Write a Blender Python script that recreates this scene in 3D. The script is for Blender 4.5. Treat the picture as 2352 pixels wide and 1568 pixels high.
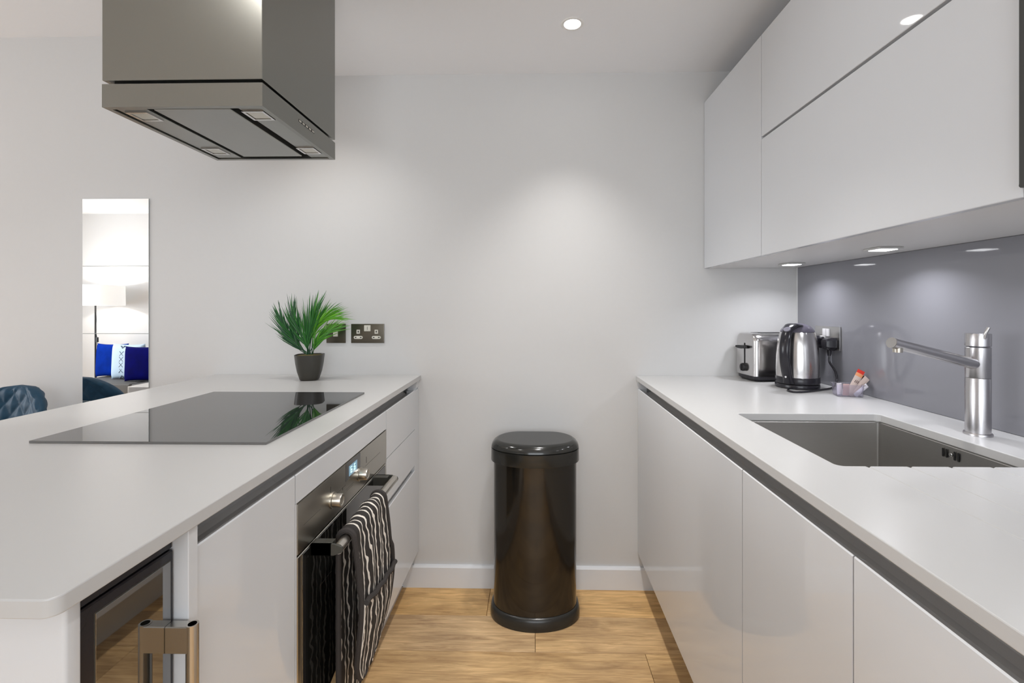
import bpy, bmesh, math, random
from mathutils import Vector, Matrix

# ------------------------------------------------------------------ reset
for o in list(bpy.data.objects):
    bpy.data.objects.remove(o, do_unlink=True)
SC = bpy.context.scene
COL = SC.collection
random.seed(7)
PI = math.pi
YW = 2.022            # back wall
WT = 0.913            # worktop height
XL = -0.485           # left worktop front edge
XR = 0.445            # right worktop front edge
XS = 1.118            # face of the glass splashback

# ------------------------------------------------------------------ camera
cam_d = bpy.data.cameras.new('camera')
cam = bpy.data.objects.new('camera', cam_d)
COL.objects.link(cam)
cam.location = (0, 0, 1.21)
cam.rotation_euler = (PI / 2, 0, math.atan(23 / 1075))
cam_d.sensor_width = 36
cam_d.lens = 36 * 1075 / 2352
cam_d.shift_x = -24 / 2352
cam_d.shift_y = -80 / 2352
cam_d.clip_start = 0.02
SC.camera = cam

# ------------------------------------------------------------------ world, light, exposure
W = bpy.data.worlds.new('world')
SC.world = W
W.use_nodes = True
bg = W.node_tree.nodes['Background']
bg.inputs[0].default_value = (0.80, 0.90, 1.0, 1)
bg.inputs[1].default_value = 1.5
SC.view_settings.view_transform = 'Standard'
SC.view_settings.look = 'None'
SC.view_settings.gamma = 1.0
SC.view_settings.exposure = 0.66
SC.view_settings.use_curve_mapping = False

def area(name, loc, rot, sx, sy, power, col=(1, 1, 1)):
    d = bpy.data.lights.new(name, 'AREA')
    d.shape = 'RECTANGLE'; d.size = sx; d.size_y = sy; d.energy = power; d.color = col
    o = bpy.data.objects.new(name, d)
    COL.objects.link(o); o.location = loc; o.rotation_euler = rot
    return o

def spot(name, loc, power, size=1.9, blend=0.9, rad=0.04, col=(1.0, 0.972, 0.94), parent=None):
    d = bpy.data.lights.new(name, 'SPOT')
    d.energy = power; d.spot_size = size; d.spot_blend = blend; d.shadow_soft_size = rad; d.color = col
    o = bpy.data.objects.new(name, d)
    COL.objects.link(o); o.location = loc
    return o

# added area lights at two unseen windows, lifting the room's ambient light
area('rear_window_fill', (0.1, -1.80, 1.35), (-PI / 2, 0, PI), 1.7, 1.3, 13, (0.97, 0.98, 1.0))
area('living_window_fill', (-6.10, 0.3, 1.3), (0, -PI / 2, 0), 1.9, 2.2, 50, (0.97, 0.97, 1.0))

# ------------------------------------------------------------------ materials
MATS = {}
def mat(name, col, rough=0.5, metal=0.0, spec=0.5, coat=0.0, var=0.03, nscale=30, bump=0.0,
        bscale=(1, 1, 1), emit=None, estr=0, trans=0, ior=1.45, aniso=0, sheen=0, rvar=0.0, alpha=1):
    if name in MATS: return MATS[name]
    m = bpy.data.materials.new(name); m.use_nodes = True
    nt = m.node_tree; b = nt.nodes['Principled BSDF']
    tc = nt.nodes.new('ShaderNodeTexCoord'); mp = nt.nodes.new('ShaderNodeMapping')
    mp.inputs['Scale'].default_value = bscale
    nt.links.new(tc.outputs['Object'], mp.inputs['Vector'])
    nz = nt.nodes.new('ShaderNodeTexNoise'); nz.inputs['Scale'].default_value = nscale
    nz.inputs['Detail'].default_value = 3
    nt.links.new(mp.outputs[0], nz.inputs['Vector'])
    mx = nt.nodes.new('ShaderNodeMix'); mx.data_type = 'RGBA'
    c = Vector(col)
    mx.inputs['A'].default_value = (*(c * (1 - var)), 1)
    mx.inputs['B'].default_value = (*[min(1, x) for x in c * (1 + var)], 1)
    nt.links.new(nz.outputs['Fac'], mx.inputs['Factor'])
    nt.links.new(mx.outputs['Result'], b.inputs['Base Color'])
    b.inputs['Roughness'].default_value = rough
    b.inputs['Metallic'].default_value = metal
    b.inputs['Specular IOR Level'].default_value = spec
    b.inputs['Coat Weight'].default_value = coat
    b.inputs['Coat Roughness'].default_value = 0.03
    b.inputs['IOR'].default_value = ior
    b.inputs['Transmission Weight'].default_value = trans
    b.inputs['Anisotropic'].default_value = aniso
    b.inputs['Sheen Weight'].default_value = sheen
    if rvar:
        mr = nt.nodes.new('ShaderNodeMapRange')
        mr.inputs['To Min'].default_value = max(0, rough - rvar); mr.inputs['To Max'].default_value = rough + rvar
        nt.links.new(nz.outputs['Fac'], mr.inputs['Value']); nt.links.new(mr.outputs[0], b.inputs['Roughness'])
    if bump:
        bp = nt.nodes.new('ShaderNodeBump'); bp.inputs['Strength'].default_value = bump
        bp.inputs['Distance'].default_value = 0.002
        nt.links.new(nz.outputs['Fac'], bp.inputs['Height']); nt.links.new(bp.outputs[0], b.inputs['Normal'])
    if emit:
        b.inputs['Emission Color'].default_value = (*emit, 1); b.inputs['Emission Strength'].default_value = estr
    MATS[name] = m
    return m

M_WALL = mat('wall_paint', (0.62, 0.618, 0.613), 0.75, var=0.01, nscale=60, bump=0.03)
M_CEIL = mat('ceiling_paint', (0.85, 0.86, 0.88), 0.8, var=0.01, nscale=60)
M_BASE = mat('baseboard_paint', (0.74, 0.76, 0.79), 0.35, var=0.01)
M_GLOSS = mat('white_gloss_lacquer', (0.65, 0.662, 0.68), 0.035, spec=0.5, var=0.008, nscale=8)
M_CARC = mat('white_carcass', (0.66, 0.65, 0.64), 0.4, var=0.01)
M_RAIL = mat('finger_rail_grey', (0.47, 0.465, 0.46), 0.4, var=0.02)
M_WORK = mat('white_stone_worktop', (0.53, 0.528, 0.523), 0.27, var=0.004, nscale=25)
M_STEEL = mat('brushed_steel', (0.42, 0.41, 0.38), 0.30, metal=1, var=0.05, nscale=60, bscale=(1, 1, 25), bump=0.03, aniso=0.4)
M_HOOD = mat('hood_brushed_steel', (0.27, 0.268, 0.245), 0.33, metal=1, var=0.03, nscale=70, bscale=(25, 25, 1), bump=0.02, aniso=0.3)
M_HOODU = mat('hood_filter_steel', (0.33, 0.33, 0.31), 0.36, metal=1, var=0.03, nscale=70)
M_OVEN = mat('oven_steel', (0.50, 0.48, 0.43), 0.30, metal=1, var=0.05, nscale=60, bscale=(1, 1, 30), bump=0.02)
M_CHROME = mat('polished_steel', (0.62, 0.61, 0.60), 0.20, metal=1, var=0.03)
M_SATIN = mat('satin_steel', (0.52, 0.51, 0.52), 0.27, metal=1, var=0.07, nscale=40, bscale=(1, 1, 12), bump=0.02)
M_KETTLE = mat('kettle_steel', (0.60, 0.585, 0.58), 0.2, metal=1, var=0.06, nscale=90, bscale=(1, 1, 20), bump=0.03)
M_SINK = mat('sink_steel', (0.50, 0.49, 0.47), 0.36, metal=1, var=0.05, nscale=50, bscale=(1, 1, 15))
M_BLACKGL = mat('black_glass', (0.012, 0.012, 0.012), 0.02, spec=0.9, var=0.0, coat=0.6)
M_HOB = mat('hob_glass', (0.012, 0.012, 0.013), 0.025, spec=1.0, var=0.0, ior=2.1)
M_COOLGL = mat('cooler_door_glass', (0.01, 0.010, 0.009), 0.02, spec=1.0, var=0.0, ior=2.3)
M_OVGL = mat('oven_door_glass', (0.01, 0.010, 0.009), 0.02, spec=0.9, var=0.0, ior=1.9)
M_DARK = mat('matt_black_plastic', (0.012, 0.012, 0.013), 0.45, var=0.05)
M_BLKPL = mat('black_plastic', (0.018, 0.017, 0.022), 0.22, var=0.05)
M_SLOT = mat('dark_slot', (0.006, 0.006, 0.006), 0.6)
M_BIN = mat('bin_black_metal', (0.048, 0.044, 0.038), 0.13, metal=0.8, var=0.03, nscale=10, coat=0.2)
M_BINL = mat('bin_lid_plastic', (0.020, 0.020, 0.018), 0.13, spec=0.6, var=0.05)
M_BINT = mat('bin_lid_top', (0.15, 0.145, 0.13), 0.28, metal=0.6, var=0.03)
M_BINR = mat('bin_base_plastic', (0.024, 0.024, 0.022), 0.24, var=0.03)
M_SPLASH = mat('grey_painted_glass', (0.215, 0.215, 0.235), 0.06, spec=0.5, var=0.01, nscale=3)
M_POT = mat('plant_pot_clay', (0.045, 0.042, 0.034), 0.42, var=0.1)
M_SOIL = mat('moss', (0.13, 0.105, 0.03), 0.9, var=0.4, nscale=200, bump=0.5)
M_BRONZE = mat('bronze_plate', (0.17, 0.155, 0.125), 0.28, metal=1, var=0.04)
M_INSERT = mat('socket_insert_white', (0.66, 0.64, 0.56), 0.4)
M_WHITEPL = mat('white_plastic', (0.72, 0.71, 0.72), 0.35)
M_PLATE = mat('steel_plate', (0.50, 0.49, 0.48), 0.25, metal=1, var=0.03)
M_MIRROR = mat('mirror_silver', (0.93, 0.94, 0.94), 0.0, metal=1, var=0.0)
M_MEDGE = mat('mirror_edge', (0.45, 0.48, 0.47), 0.2)
M_KNOB = mat('knob_steel', (0.62, 0.585, 0.52), 0.3, metal=1, var=0.03)
M_BAR = mat('handle_steel', (0.58, 0.55, 0.50), 0.25, metal=1, var=0.04, nscale=60, bscale=(30, 1, 30))
M_BRKT = mat('bracket_grey', (0.09, 0.09, 0.08), 0.3, metal=0.6)
M_LEDPL = mat('led_plate', (0.62, 0.62, 0.60), 0.3, metal=0.6)
M_LED = mat('led_diffuser', (0.9, 0.9, 0.9), 0.4, emit=(0.97, 0.98, 1.0), estr=7.0)
M_LAMP = mat('downlight_lens', (0.9, 0.9, 0.9), 0.4, emit=(1, 0.98, 0.94), estr=14.0)
M_RING = mat('downlight_ring', (0.80, 0.79, 0.77), 0.4)
M_PLASTCLR = mat('clear_plastic', (0.86, 0.84, 0.92), 0.06, var=0.0, trans=0.92, ior=1.25)
M_SACH = mat('sachet_cream', (0.62, 0.50, 0.44), 0.45, var=0.14, nscale=50)
M_SACHP = mat('sachet_pink', (0.60, 0.40, 0.36), 0.45, var=0.15, nscale=50)
M_SACHR = mat('sachet_red', (0.70, 0.045, 0.03), 0.4, var=0.1)
M_SACHO = mat('sachet_orange', (0.80, 0.34, 0.16), 0.4, var=0.1)
M_SACHB = mat('sachet_brown_print', (0.05, 0.02, 0.015), 0.5)
M_SACHW = mat('sachet_white', (0.78, 0.76, 0.80), 0.4)
M_VELVET = mat('dark_teal_leather', (0.007, 0.045, 0.088), 0.5, spec=0.35, var=0.25, nscale=60)
M_SOFA = mat('grey_sofa_fabric', (0.10, 0.10, 0.098), 0.9, var=0.1, nscale=200, bump=0.2)
M_NAVY = mat('royal_blue_velvet', (0.001, 0.022, 0.24), 0.8, spec=0.05, var=0.5, nscale=9)
M_NAVY2 = mat('deep_blue_velvet', (0.0005, 0.001, 0.075), 0.8, spec=0.05, var=0.6, nscale=9)
M_PALE = mat('pale_blue_cotton', (0.42, 0.54, 0.64), 0.8, var=0.06, nscale=80)
M_THREAD = mat('slate_thread', (0.08, 0.11, 0.15), 0.8)
M_TABLE = mat('white_table', (0.72, 0.71, 0.70), 0.12, var=0.01)
M_SHADE = mat('lamp_shade_fabric', (0.75, 0.74, 0.72), 0.7, emit=(1.0, 0.97, 0.93), estr=0.35)
M_BULB = mat('bulb', (0.9, 0.9, 0.9), 0.4, emit=(1, 0.96, 0.9), estr=12)
M_DISP = mat('display_screen', (0.05, 0.09, 0.12), 0.15, emit=(0.10, 0.17, 0.22), estr=1.0)
M_DIGIT = mat('display_digits', (0.5, 0.8, 0.8), 0.4, emit=(0.50, 0.80, 0.78), estr=0.7)
M_ETCH = mat('etched_grey', (0.08, 0.075, 0.065), 0.5, metal=0.5)
M_BIND = mat('charcoal_binding', (0.035, 0.030, 0.028), 0.85, var=0.15, nscale=300, bump=0.2)
M_DARKFR = mat('cooler_dark_frame', (0.035, 0.038, 0.034), 0.3, metal=0.3)

def wood():
    m = bpy.data.materials.new('oak_plank'); m.use_nodes = True
    nt = m.node_tree; b = nt.nodes['Principled BSDF']; N = nt.nodes.new; L = nt.links.new
    tc = N('ShaderNodeTexCoord'); oi = N('ShaderNodeObjectInfo')
    off = N('ShaderNodeCombineXYZ')
    mu = N('ShaderNodeMath'); mu.operation = 'MULTIPLY'; mu.inputs[1].default_value = 37
    L(oi.outputs['Random'], mu.inputs[0])
    for k in range(3): L(mu.outputs[0], off.inputs[k])
    ad = N('ShaderNodeVectorMath'); ad.operation = 'ADD'
    L(tc.outputs['Object'], ad.inputs[0]); L(off.outputs[0], ad.inputs[1])
    mp = N('ShaderNodeMapping'); mp.inputs['Scale'].default_value = (1.1, 16, 1)
    L(ad.outputs[0], mp.inputs[0])
    n1 = N('ShaderNodeTexNoise'); n1.inputs['Scale'].default_value = 5; n1.inputs['Detail'].default_value = 8
    n1.inputs['Roughness'].default_value = 0.68; n1.inputs['Distortion'].default_value = 0.9
    L(mp.outputs[0], n1.inputs['Vector'])
    mp2 = N('ShaderNodeMapping'); mp2.inputs['Scale'].default_value = (1.3, 3.6, 1)
    L(ad.outputs[0], mp2.inputs[0])
    n2 = N('ShaderNodeTexNoise'); n2.inputs['Scale'].default_value = 2.6; n2.inputs['Detail'].default_value = 4
    n2.inputs['Distortion'].default_value = 1.4
    L(mp2.outputs[0], n2.inputs['Vector'])
    cr = N('ShaderNodeValToRGB'); e = cr.color_ramp.elements
    e[0].position = 0.28; e[0].color = (0.42, 0.245, 0.105, 1)
    e[1].position = 0.68; e[1].color = (0.84, 0.58, 0.30, 1)
    L(n1.outputs['Fac'], cr.inputs[0])
    cr2 = N('ShaderNodeValToRGB'); e = cr2.color_ramp.elements
    e[0].position = 0.3; e[0].color = (0.70, 0.66, 0.62, 1); e[1].position = 0.7; e[1].color = (1.12, 1.1, 1.04, 1)
    L(n2.outputs['Fac'], cr2.inputs[0])
    mx = N('ShaderNodeMix'); mx.data_type = 'RGBA'; mx.blend_type = 'MULTIPLY'; mx.inputs['Factor'].default_value = 1
    L(cr.outputs[0], mx.inputs['A']); L(cr2.outputs[0], mx.inputs['B'])
    hs = N('ShaderNodeHueSaturation')
    mr = N('ShaderNodeMapRange'); mr.inputs['To Min'].default_value = 0.80; mr.inputs['To Max'].default_value = 1.15
    L(oi.outputs['Random'], mr.inputs['Value']); L(mr.outputs[0], hs.inputs['Value'])
    mr2 = N('ShaderNodeMapRange'); mr2.inputs['To Min'].default_value = 0.85; mr2.inputs['To Max'].default_value = 1.12
    mm = N('ShaderNodeMath'); mm.operation = 'FRACT'
    m3 = N('ShaderNodeMath'); m3.operation = 'MULTIPLY'; m3.inputs[1].default_value = 7.3
    L(oi.outputs['Random'], m3.inputs[0]); L(m3.outputs[0], mm.inputs[0]); L(mm.outputs[0], mr2.inputs['Value'])
    L(mr2.outputs[0], hs.inputs['Saturation'])
    L(mx.outputs['Result'], hs.inputs['Color']); L(hs.outputs[0], b.inputs['Base Color'])
    b.inputs['Roughness'].default_value = 0.42
    bp = N('ShaderNodeBump'); bp.inputs['Strength'].default_value = 0.12; bp.inputs['Distance'].default_value = 0.001
    L(n1.outputs['Fac'], bp.inputs['Height']); L(bp.outputs[0], b.inputs['Normal'])
    return m
M_WOOD = wood()

def stripes(name, amp, dark=(0.022, 0.018, 0.016), per=0.0225, frac=0.25):
    """wavy pale stripes that run down the cloth; the UV map carries metres across (u) and along (v)"""
    m = bpy.data.materials.new(name); m.use_nodes = True
    nt = m.node_tree; b = nt.nodes['Principled BSDF']; N = nt.nodes.new; L = nt.links.new
    uv = N('ShaderNodeUVMap'); uv.uv_map = 'UVMap'
    sp = N('ShaderNodeSeparateXYZ'); L(uv.outputs[0], sp.inputs[0])
    mp = N('ShaderNodeMapping'); mp.inputs['Scale'].default_value = (22, 26, 1); L(uv.outputs[0], mp.inputs[0])
    nz = N('ShaderNodeTexNoise'); nz.inputs['Scale'].default_value = 1.0; nz.inputs['Detail'].default_value = 1.5
    L(mp.outputs[0], nz.inputs['Vector'])
    s1 = N('ShaderNodeMath'); s1.operation = 'SUBTRACT'; L(nz.outputs['Fac'], s1.inputs[0]); s1.inputs[1].default_value = 0.5
    s2 = N('ShaderNodeMath'); s2.operation = 'MULTIPLY'; L(s1.outputs[0], s2.inputs[0]); s2.inputs[1].default_value = amp
    s3 = N('ShaderNodeMath'); s3.operation = 'ADD'; L(sp.outputs[0], s3.inputs[0]); L(s2.outputs[0], s3.inputs[1])
    s4 = N('ShaderNodeMath'); s4.operation = 'DIVIDE'; L(s3.outputs[0], s4.inputs[0]); s4.inputs[1].default_value = per
    s5 = N('ShaderNodeMath'); s5.operation = 'FRACT'; L(s4.outputs[0], s5.inputs[0])
    s6 = N('ShaderNodeMath'); s6.operation = 'LESS_THAN'; L(s5.outputs[0], s6.inputs[0])
    mp2 = N('ShaderNodeMapping'); mp2.inputs['Scale'].default_value = (40, 45, 1); L(uv.outputs[0], mp2.inputs[0])
    n2 = N('ShaderNodeTexNoise'); n2.inputs['Scale'].default_value = 1.0; L(mp2.outputs[0], n2.inputs['Vector'])
    mr = N('ShaderNodeMapRange'); mr.inputs['From Min'].default_value = 0.3; mr.inputs['From Max'].default_value = 0.7
    mr.inputs['To Min'].default_value = frac * 0.65; mr.inputs['To Max'].default_value = frac * 1.45
    L(n2.outputs['Fac'], mr.inputs['Value']); L(mr.outputs[0], s6.inputs[1])
    mx = N('ShaderNodeMix'); mx.data_type = 'RGBA'
    mx.inputs['A'].default_value = (*dark, 1); mx.inputs['B'].default_value = (0.72, 0.67, 0.60, 1)
    L(s6.outputs[0], mx.inputs['Factor']); L(mx.outputs['Result'], b.inputs['Base Color'])
    b.inputs['Roughness'].default_value = 0.85
    return m
M_STRIPE = stripes('wavy_striped_cotton', 0.030)

def leafmat():
    m = bpy.data.materials.new('palm_leaf'); m.use_nodes = True
    nt = m.node_tree; b = nt.nodes['Principled BSDF']; N = nt.nodes.new; L = nt.links.new
    at = N('ShaderNodeAttribute'); at.attribute_name = 'tone'
    cr = N('ShaderNodeValToRGB'); e = cr.color_ramp.elements
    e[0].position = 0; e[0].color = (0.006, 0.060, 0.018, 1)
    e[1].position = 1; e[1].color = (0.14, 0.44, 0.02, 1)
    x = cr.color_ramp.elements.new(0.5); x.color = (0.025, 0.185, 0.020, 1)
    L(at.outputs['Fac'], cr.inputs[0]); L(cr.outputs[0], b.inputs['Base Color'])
    b.inputs['Roughness'].default_value = 0.38
    return m
M_LEAF = leafmat()

# ------------------------------------------------------------------ mesh helpers
def fin(bm, ang=35, smooth=True):
    bmesh.ops.recalc_face_normals(bm, faces=bm.faces)
    me = bpy.data.meshes.new('mesh'); bm.to_mesh(me); bm.free()
    if smooth and len(me.polygons):
        me.shade_smooth(); me.set_sharp_from_angle(angle=math.radians(ang))
    return me

def org(parent):
    o = Vector((0, 0, 0)); p = parent
    while p is not None:
        o += p.location; p = p.parent
    return o

def obj(name, bm, m, parent=None, local=False, ang=35, smooth=True, label=None):
    if parent is not None and not local:
        bmesh.ops.translate(bm, verts=bm.verts, vec=-org(parent))
    me = fin(bm, ang, smooth); me.name = name
    o = bpy.data.objects.new(name, me); COL.objects.link(o)
    for mm in (m if isinstance(m, (list, tuple)) else [m]): me.materials.append(mm)
    if parent is not None: o.parent = parent
    if label: o['label'] = label
    return o

def thing(name, label, cat, loc=(0, 0, 0), rotz=0, group=None):
    o = bpy.data.objects.new(name, None); COL.objects.link(o)
    o.location = loc; o.rotation_euler = (0, 0, rotz); o.empty_display_size = 0.05
    o['label'] = label; o['category'] = cat
    if group: o['group'] = group
    return o

def tag(o, label, cat, group=None):
    o['label'] = label; o['category'] = cat
    if group: o['group'] = group
    return o

def struct(name, bm, m, parent=None, **k):
    o = obj(name, bm, m, parent, **k)
    if parent is None: o['kind'] = 'structure'
    return o

def nb(): return bmesh.new()

def box(bm, x0, x1, y0, y1, z0, z1, bev=0.0, seg=1, mi=0):
    vs = [bm.verts.new((x, y, z)) for x in (x0, x1) for y in (y0, y1) for z in (z0, z1)]
    q = [(0, 1, 3, 2), (4, 6, 7, 5), (0, 4, 5, 1), (2, 3, 7, 6), (0, 2, 6, 4), (1, 5, 7, 3)]
    fs = [bm.faces.new([vs[i] for i in f]) for f in q]
    for f in fs: f.material_index = mi
    if bev > 0:
        es = list({e for f in fs for e in f.edges})
        bmesh.ops.bevel(bm, geom=es, offset=bev, segments=seg, affect='EDGES', profile=0.7)
    return bm

def loft(bm, rings, close=True, cap=True, mi=0):
    """skin closed rings (lists of points of equal length)"""
    R = [[bm.verts.new(p) for p in r] for r in rings]
    n = len(R[0])
    for a, b in zip(R, R[1:]):
        for i in range(n if close else n - 1):
            f = bm.faces.new((a[i], a[(i + 1) % n], b[(i + 1) % n], b[i])); f.material_index = mi
    if cap:
        f = bm.faces.new(list(reversed(R[0]))); f.material_index = mi
        f = bm.faces.new(R[-1]); f.material_index = mi
    return R

def lathe(bm, prof, c=(0, 0, 0), n=40, cap=True, mi=0, M=None):
    rings = []
    for r, z in prof:
        ring = []
        for i in range(n):
            a = 2 * PI * i / n
            p = Vector((r * math.cos(a), r * math.sin(a), z))
            if M: p = M @ p
            ring.append(p + Vector(c))
        rings.append(ring)
    return loft(bm, rings, True, cap, mi)

def cyl(bm, a, b, r, n=24, r2=None, mi=0, cap=True):
    a = Vector(a); b = Vector(b); d = (b - a)
    q = d.to_track_quat('Z', 'Y').to_matrix()
    rings = []
    for p, rr in ((a, r), (b, r if r2 is None else r2)):
        rings.append([p + q @ Vector((rr * math.cos(2 * PI * i / n), rr * math.sin(2 * PI * i / n), 0)) for i in range(n)])
    return loft(bm, rings, True, cap, mi)

def smoothpath(pts, k=8):
    P = [Vector(p) for p in pts]; out = []
    P = [2 * P[0] - P[1]] + P + [2 * P[-1] - P[-2]]
    for i in range(1, len(P) - 2):
        p0, p1, p2, p3 = P[i - 1:i + 3]
        for j in range(k):
            t = j / k
            out.append(0.5 * ((2 * p1) + (-p0 + p2) * t + (2 * p0 - 5 * p1 + 4 * p2 - p3) * t * t + (-p0 + 3 * p1 - 3 * p2 + p3) * t ** 3))
    out.append(P[-2]); return out

def tube(bm, pts, rad, n=10, side=None, cap=True):
    """rad: number or function(t)->(r_side, r_other); side = fixed side direction"""
    P = [Vector(p) for p in pts]; rings = []; s = None
    for i, p in enumerate(P):
        t = (P[min(i + 1, len(P) - 1)] - P[max(i - 1, 0)]).normalized()
        if side is not None: s = (Vector(side) - t * Vector(side).dot(t)).normalized()
        elif s is None:
            s = t.orthogonal().normalized()
        else: s = (s - t * s.dot(t)).normalized()
        u = t.cross(s)
        r = rad(i / (len(P) - 1)) if callable(rad) else (rad, rad)
        rings.append([p + s * r[0] * math.cos(2 * PI * k / n) + u * r[1] * math.sin(2 * PI * k / n) for k in range(n)])
    return loft(bm, rings, True, cap)

def prism(bm, prof, axis, a, b, mi=0):
    """extrude a 2-D outline along axis: 'y' -> (x,z), 'x' -> (y,z), 'z' -> (x,y)"""
    def P(u, v, t):
        return {'y': (u, t, v), 'x': (t, u, v), 'z': (u, v, t)}[axis]
    return loft(bm, [[P(u, v, a) for u, v in prof], [P(u, v, b) for u, v in prof]], True, True, mi)

def bevel_all(bm, off, seg=2, ang=30):
    es = [e for e in bm.edges if len(e.link_faces) == 2 and e.calc_face_angle(0) > math.radians(ang)]
    bmesh.ops.bevel(bm, geom=es, offset=off, segments=seg, affect='EDGES', profile=0.6, clamp_overlap=True)

def rrect(x0, x1, y0, y1, r, n=6, corners=(1, 1, 1, 1)):
    out = []
    cs = [(x1 - r, y0 + r, -PI / 2), (x1 - r, y1 - r, 0), (x0 + r, y1 - r, PI / 2), (x0 + r, y0 + r, PI)]
    raw = [(x1, y0), (x1, y1), (x0, y1), (x0, y0)]
    for (cx, cy, a0), c, rw in zip(cs, corners, raw):
        if c:
            for i in range(n + 1):
                a = a0 + PI / 2 * i / n
                out.append((cx + r * math.cos(a), cy + r * math.sin(a)))
        else: out.append(rw)
    return out

def slab(name, outline, holes, z0, z1, bev, m, parent):
    """stone slab from a 2-D outline with holes, thin arris on every edge"""
    cu = bpy.data.curves.new('tmp', 'CURVE'); cu.dimensions = '2D'; cu.fill_mode = 'BOTH'
    cu.extrude = (z1 - z0) / 2 - bev; cu.bevel_depth = bev; cu.bevel_resolution = 1; cu.offset = -bev
    for pts in [outline] + holes:
        s = cu.splines.new('POLY'); s.points.add(len(pts) - 1); s.use_cyclic_u = True
        for p, q in zip(s.points, pts): p.co = (q[0], q[1], 0, 1)
    o = bpy.data.objects.new('tmp', cu); COL.objects.link(o)
    dg = bpy.context.evaluated_depsgraph_get(); dg.update()
    me = bpy.data.meshes.new_from_object(o.evaluated_get(dg))
    bpy.data.objects.remove(o, do_unlink=True)
    bm = nb(); bm.from_mesh(me)
    bmesh.ops.remove_doubles(bm, verts=bm.verts, dist=1e-5)
    bmesh.ops.translate(bm, verts=bm.verts, vec=(0, 0, (z0 + z1) / 2))
    return obj(name, bm, m, parent, ang=14)

# ------------------------------------------------------------------ the room
fl = nb(); box(fl, -6.2, 1.13, -1.86, 2.03, -0.06, -0.014)
floor = struct('floor', fl, M_DARK)
yrow = 2.022; row = 0
edges = {0: [-0.18], 1: [0.010], 2: [0.393, -1.2], 3: [-0.35]}
rowy = [2.022, 1.831, 1.641, 1.451]
while rowy[-1] > -1.85: rowy.append(rowy[-1] - 0.19)
plank_n = 0
for r in range(len(rowy) - 1):
    y1, y0 = rowy[r], max(rowy[r + 1], -1.855)
    js = [1.125]
    cuts = sorted(edges.get(r, []), reverse=True) or [random.uniform(-0.9, 0.9)]
    js += cuts
    while js[-1] > -6.2:
        js.append(js[-1] - random.uniform(1.35, 1.9))
    js[-1] = -6.2
    for b, a in zip(js, js[1:]):
        if b - a < 0.05: continue
        bm = nb(); cx, cy = (a + b) / 2, (y0 + y1) / 2
        box(bm, a - cx + 0.0007, b - cx - 0.0007, y0 - cy + 0.0007, y1 - cy - 0.0007, -0.014, 0.0, 0)
        for f in list(bm.faces):
            if f.normal.z > 0.5 or all(v.co.z > -0.001 for v in f.verts):
                bmesh.ops.bevel(bm, geom=list(f.edges), offset=0.0011, segments=1, affect='EDGES'); break
        p = obj('plank', bm, M_WOOD, floor, local=True, smooth=False)
        p.location = (cx, cy, 0)

def wallbox(name, *a, m=M_WALL):
    bm = nb(); box(bm, *a); return struct(name, bm, m)
wallbox('wall_back', -6.3, 1.23, YW, YW + 0.1, 0, 2.5)
wallbox('wall_right', 1.125, 1.225, -1.95, YW, 0, 2.5)
bm = nb()      # left wall of the living end, unseen tall window added for light
box(bm, -6.3, -6.2, -1.95, -0.9, 0, 2.5); box(bm, -6.3, -6.2, 1.5, YW, 0, 2.5)
box(bm, -6.3, -6.2, -0.9, 1.5, 0, 0.3); box(bm, -6.3, -6.2, -0.9, 1.5, 2.25, 2.5)
struct('wall_left', bm, M_WALL)
bm = nb()      # wall behind the camera, unseen window opening put in for daylight fill
box(bm, -6.2, -0.8, -1.95, -1.85, 0, 2.5); box(bm, 1.0, 1.125, -1.95, -1.85, 0, 2.5)
box(bm, -0.8, 1.0, -1.95, -1.85, 0, 0.65); box(bm, -0.8, 1.0, -1.95, -1.85, 2.05, 2.5)
struct('wall_front', bm, M_WALL)
for nm, ax, lo, hi, z0, z1 in (('unseen_window_1', 'x', -0.8, 1.0, 0.65, 2.05), ('unseen_window_2', 'y', -0.9, 1.5, 0.3, 2.25)):
    bm = nb(); c = (lo + hi) / 2; t = 0.05
    def fb(a, b, c0, c1):
        if ax == 'x': box(bm, a, b, -1.93, -1.88, c0, c1, 0.003)
        else: box(bm, -6.28, -6.23, a, b, c0, c1, 0.003)
    fb(lo, hi, z0, z0 + t); fb(lo, hi, z1 - t, z1); fb(lo, lo + t, z0 + t, z1 - t); fb(hi - t, hi, z0 + t, z1 - t); fb(c - t / 2, c + t / 2, z0 + t, z1 - t)
    w = struct(nm, bm, M_BASE)
wallbox('ceiling', -1.05, 1.125, -1.95, YW, 2.216, 2.5, m=M_CEIL)
bm = nb(); box(bm, -6.3, -1.05, -1.95, YW, 2.40, 2.5)
struct('ceiling_living', bm, M_CEIL).name = 'ceiling'

def skirting(name, pts_prof, axis, a, b):
    bm = nb(); prism(bm, pts_prof, axis, a, b); return struct(name, bm, M_BASE, smooth=False)
pr = [(YW, 0.0), (YW - 0.016, 0.0), (YW - 0.016, 0.086), (YW - 0.010, 0.094), (YW, 0.094)]
skirting('baseboard_back', pr, 'x', -0.559, 0.534)
skirting('baseboard_back', pr, 'x', -6.2, -1.40)
pr = [(-1.85, 0.0), (-1.834, 0.0), (-1.834, 0.086), (-1.84, 0.094), (-1.85, 0.094)]
skirting('baseboard_front', pr, 'x', -6.2, 1.12)

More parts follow.
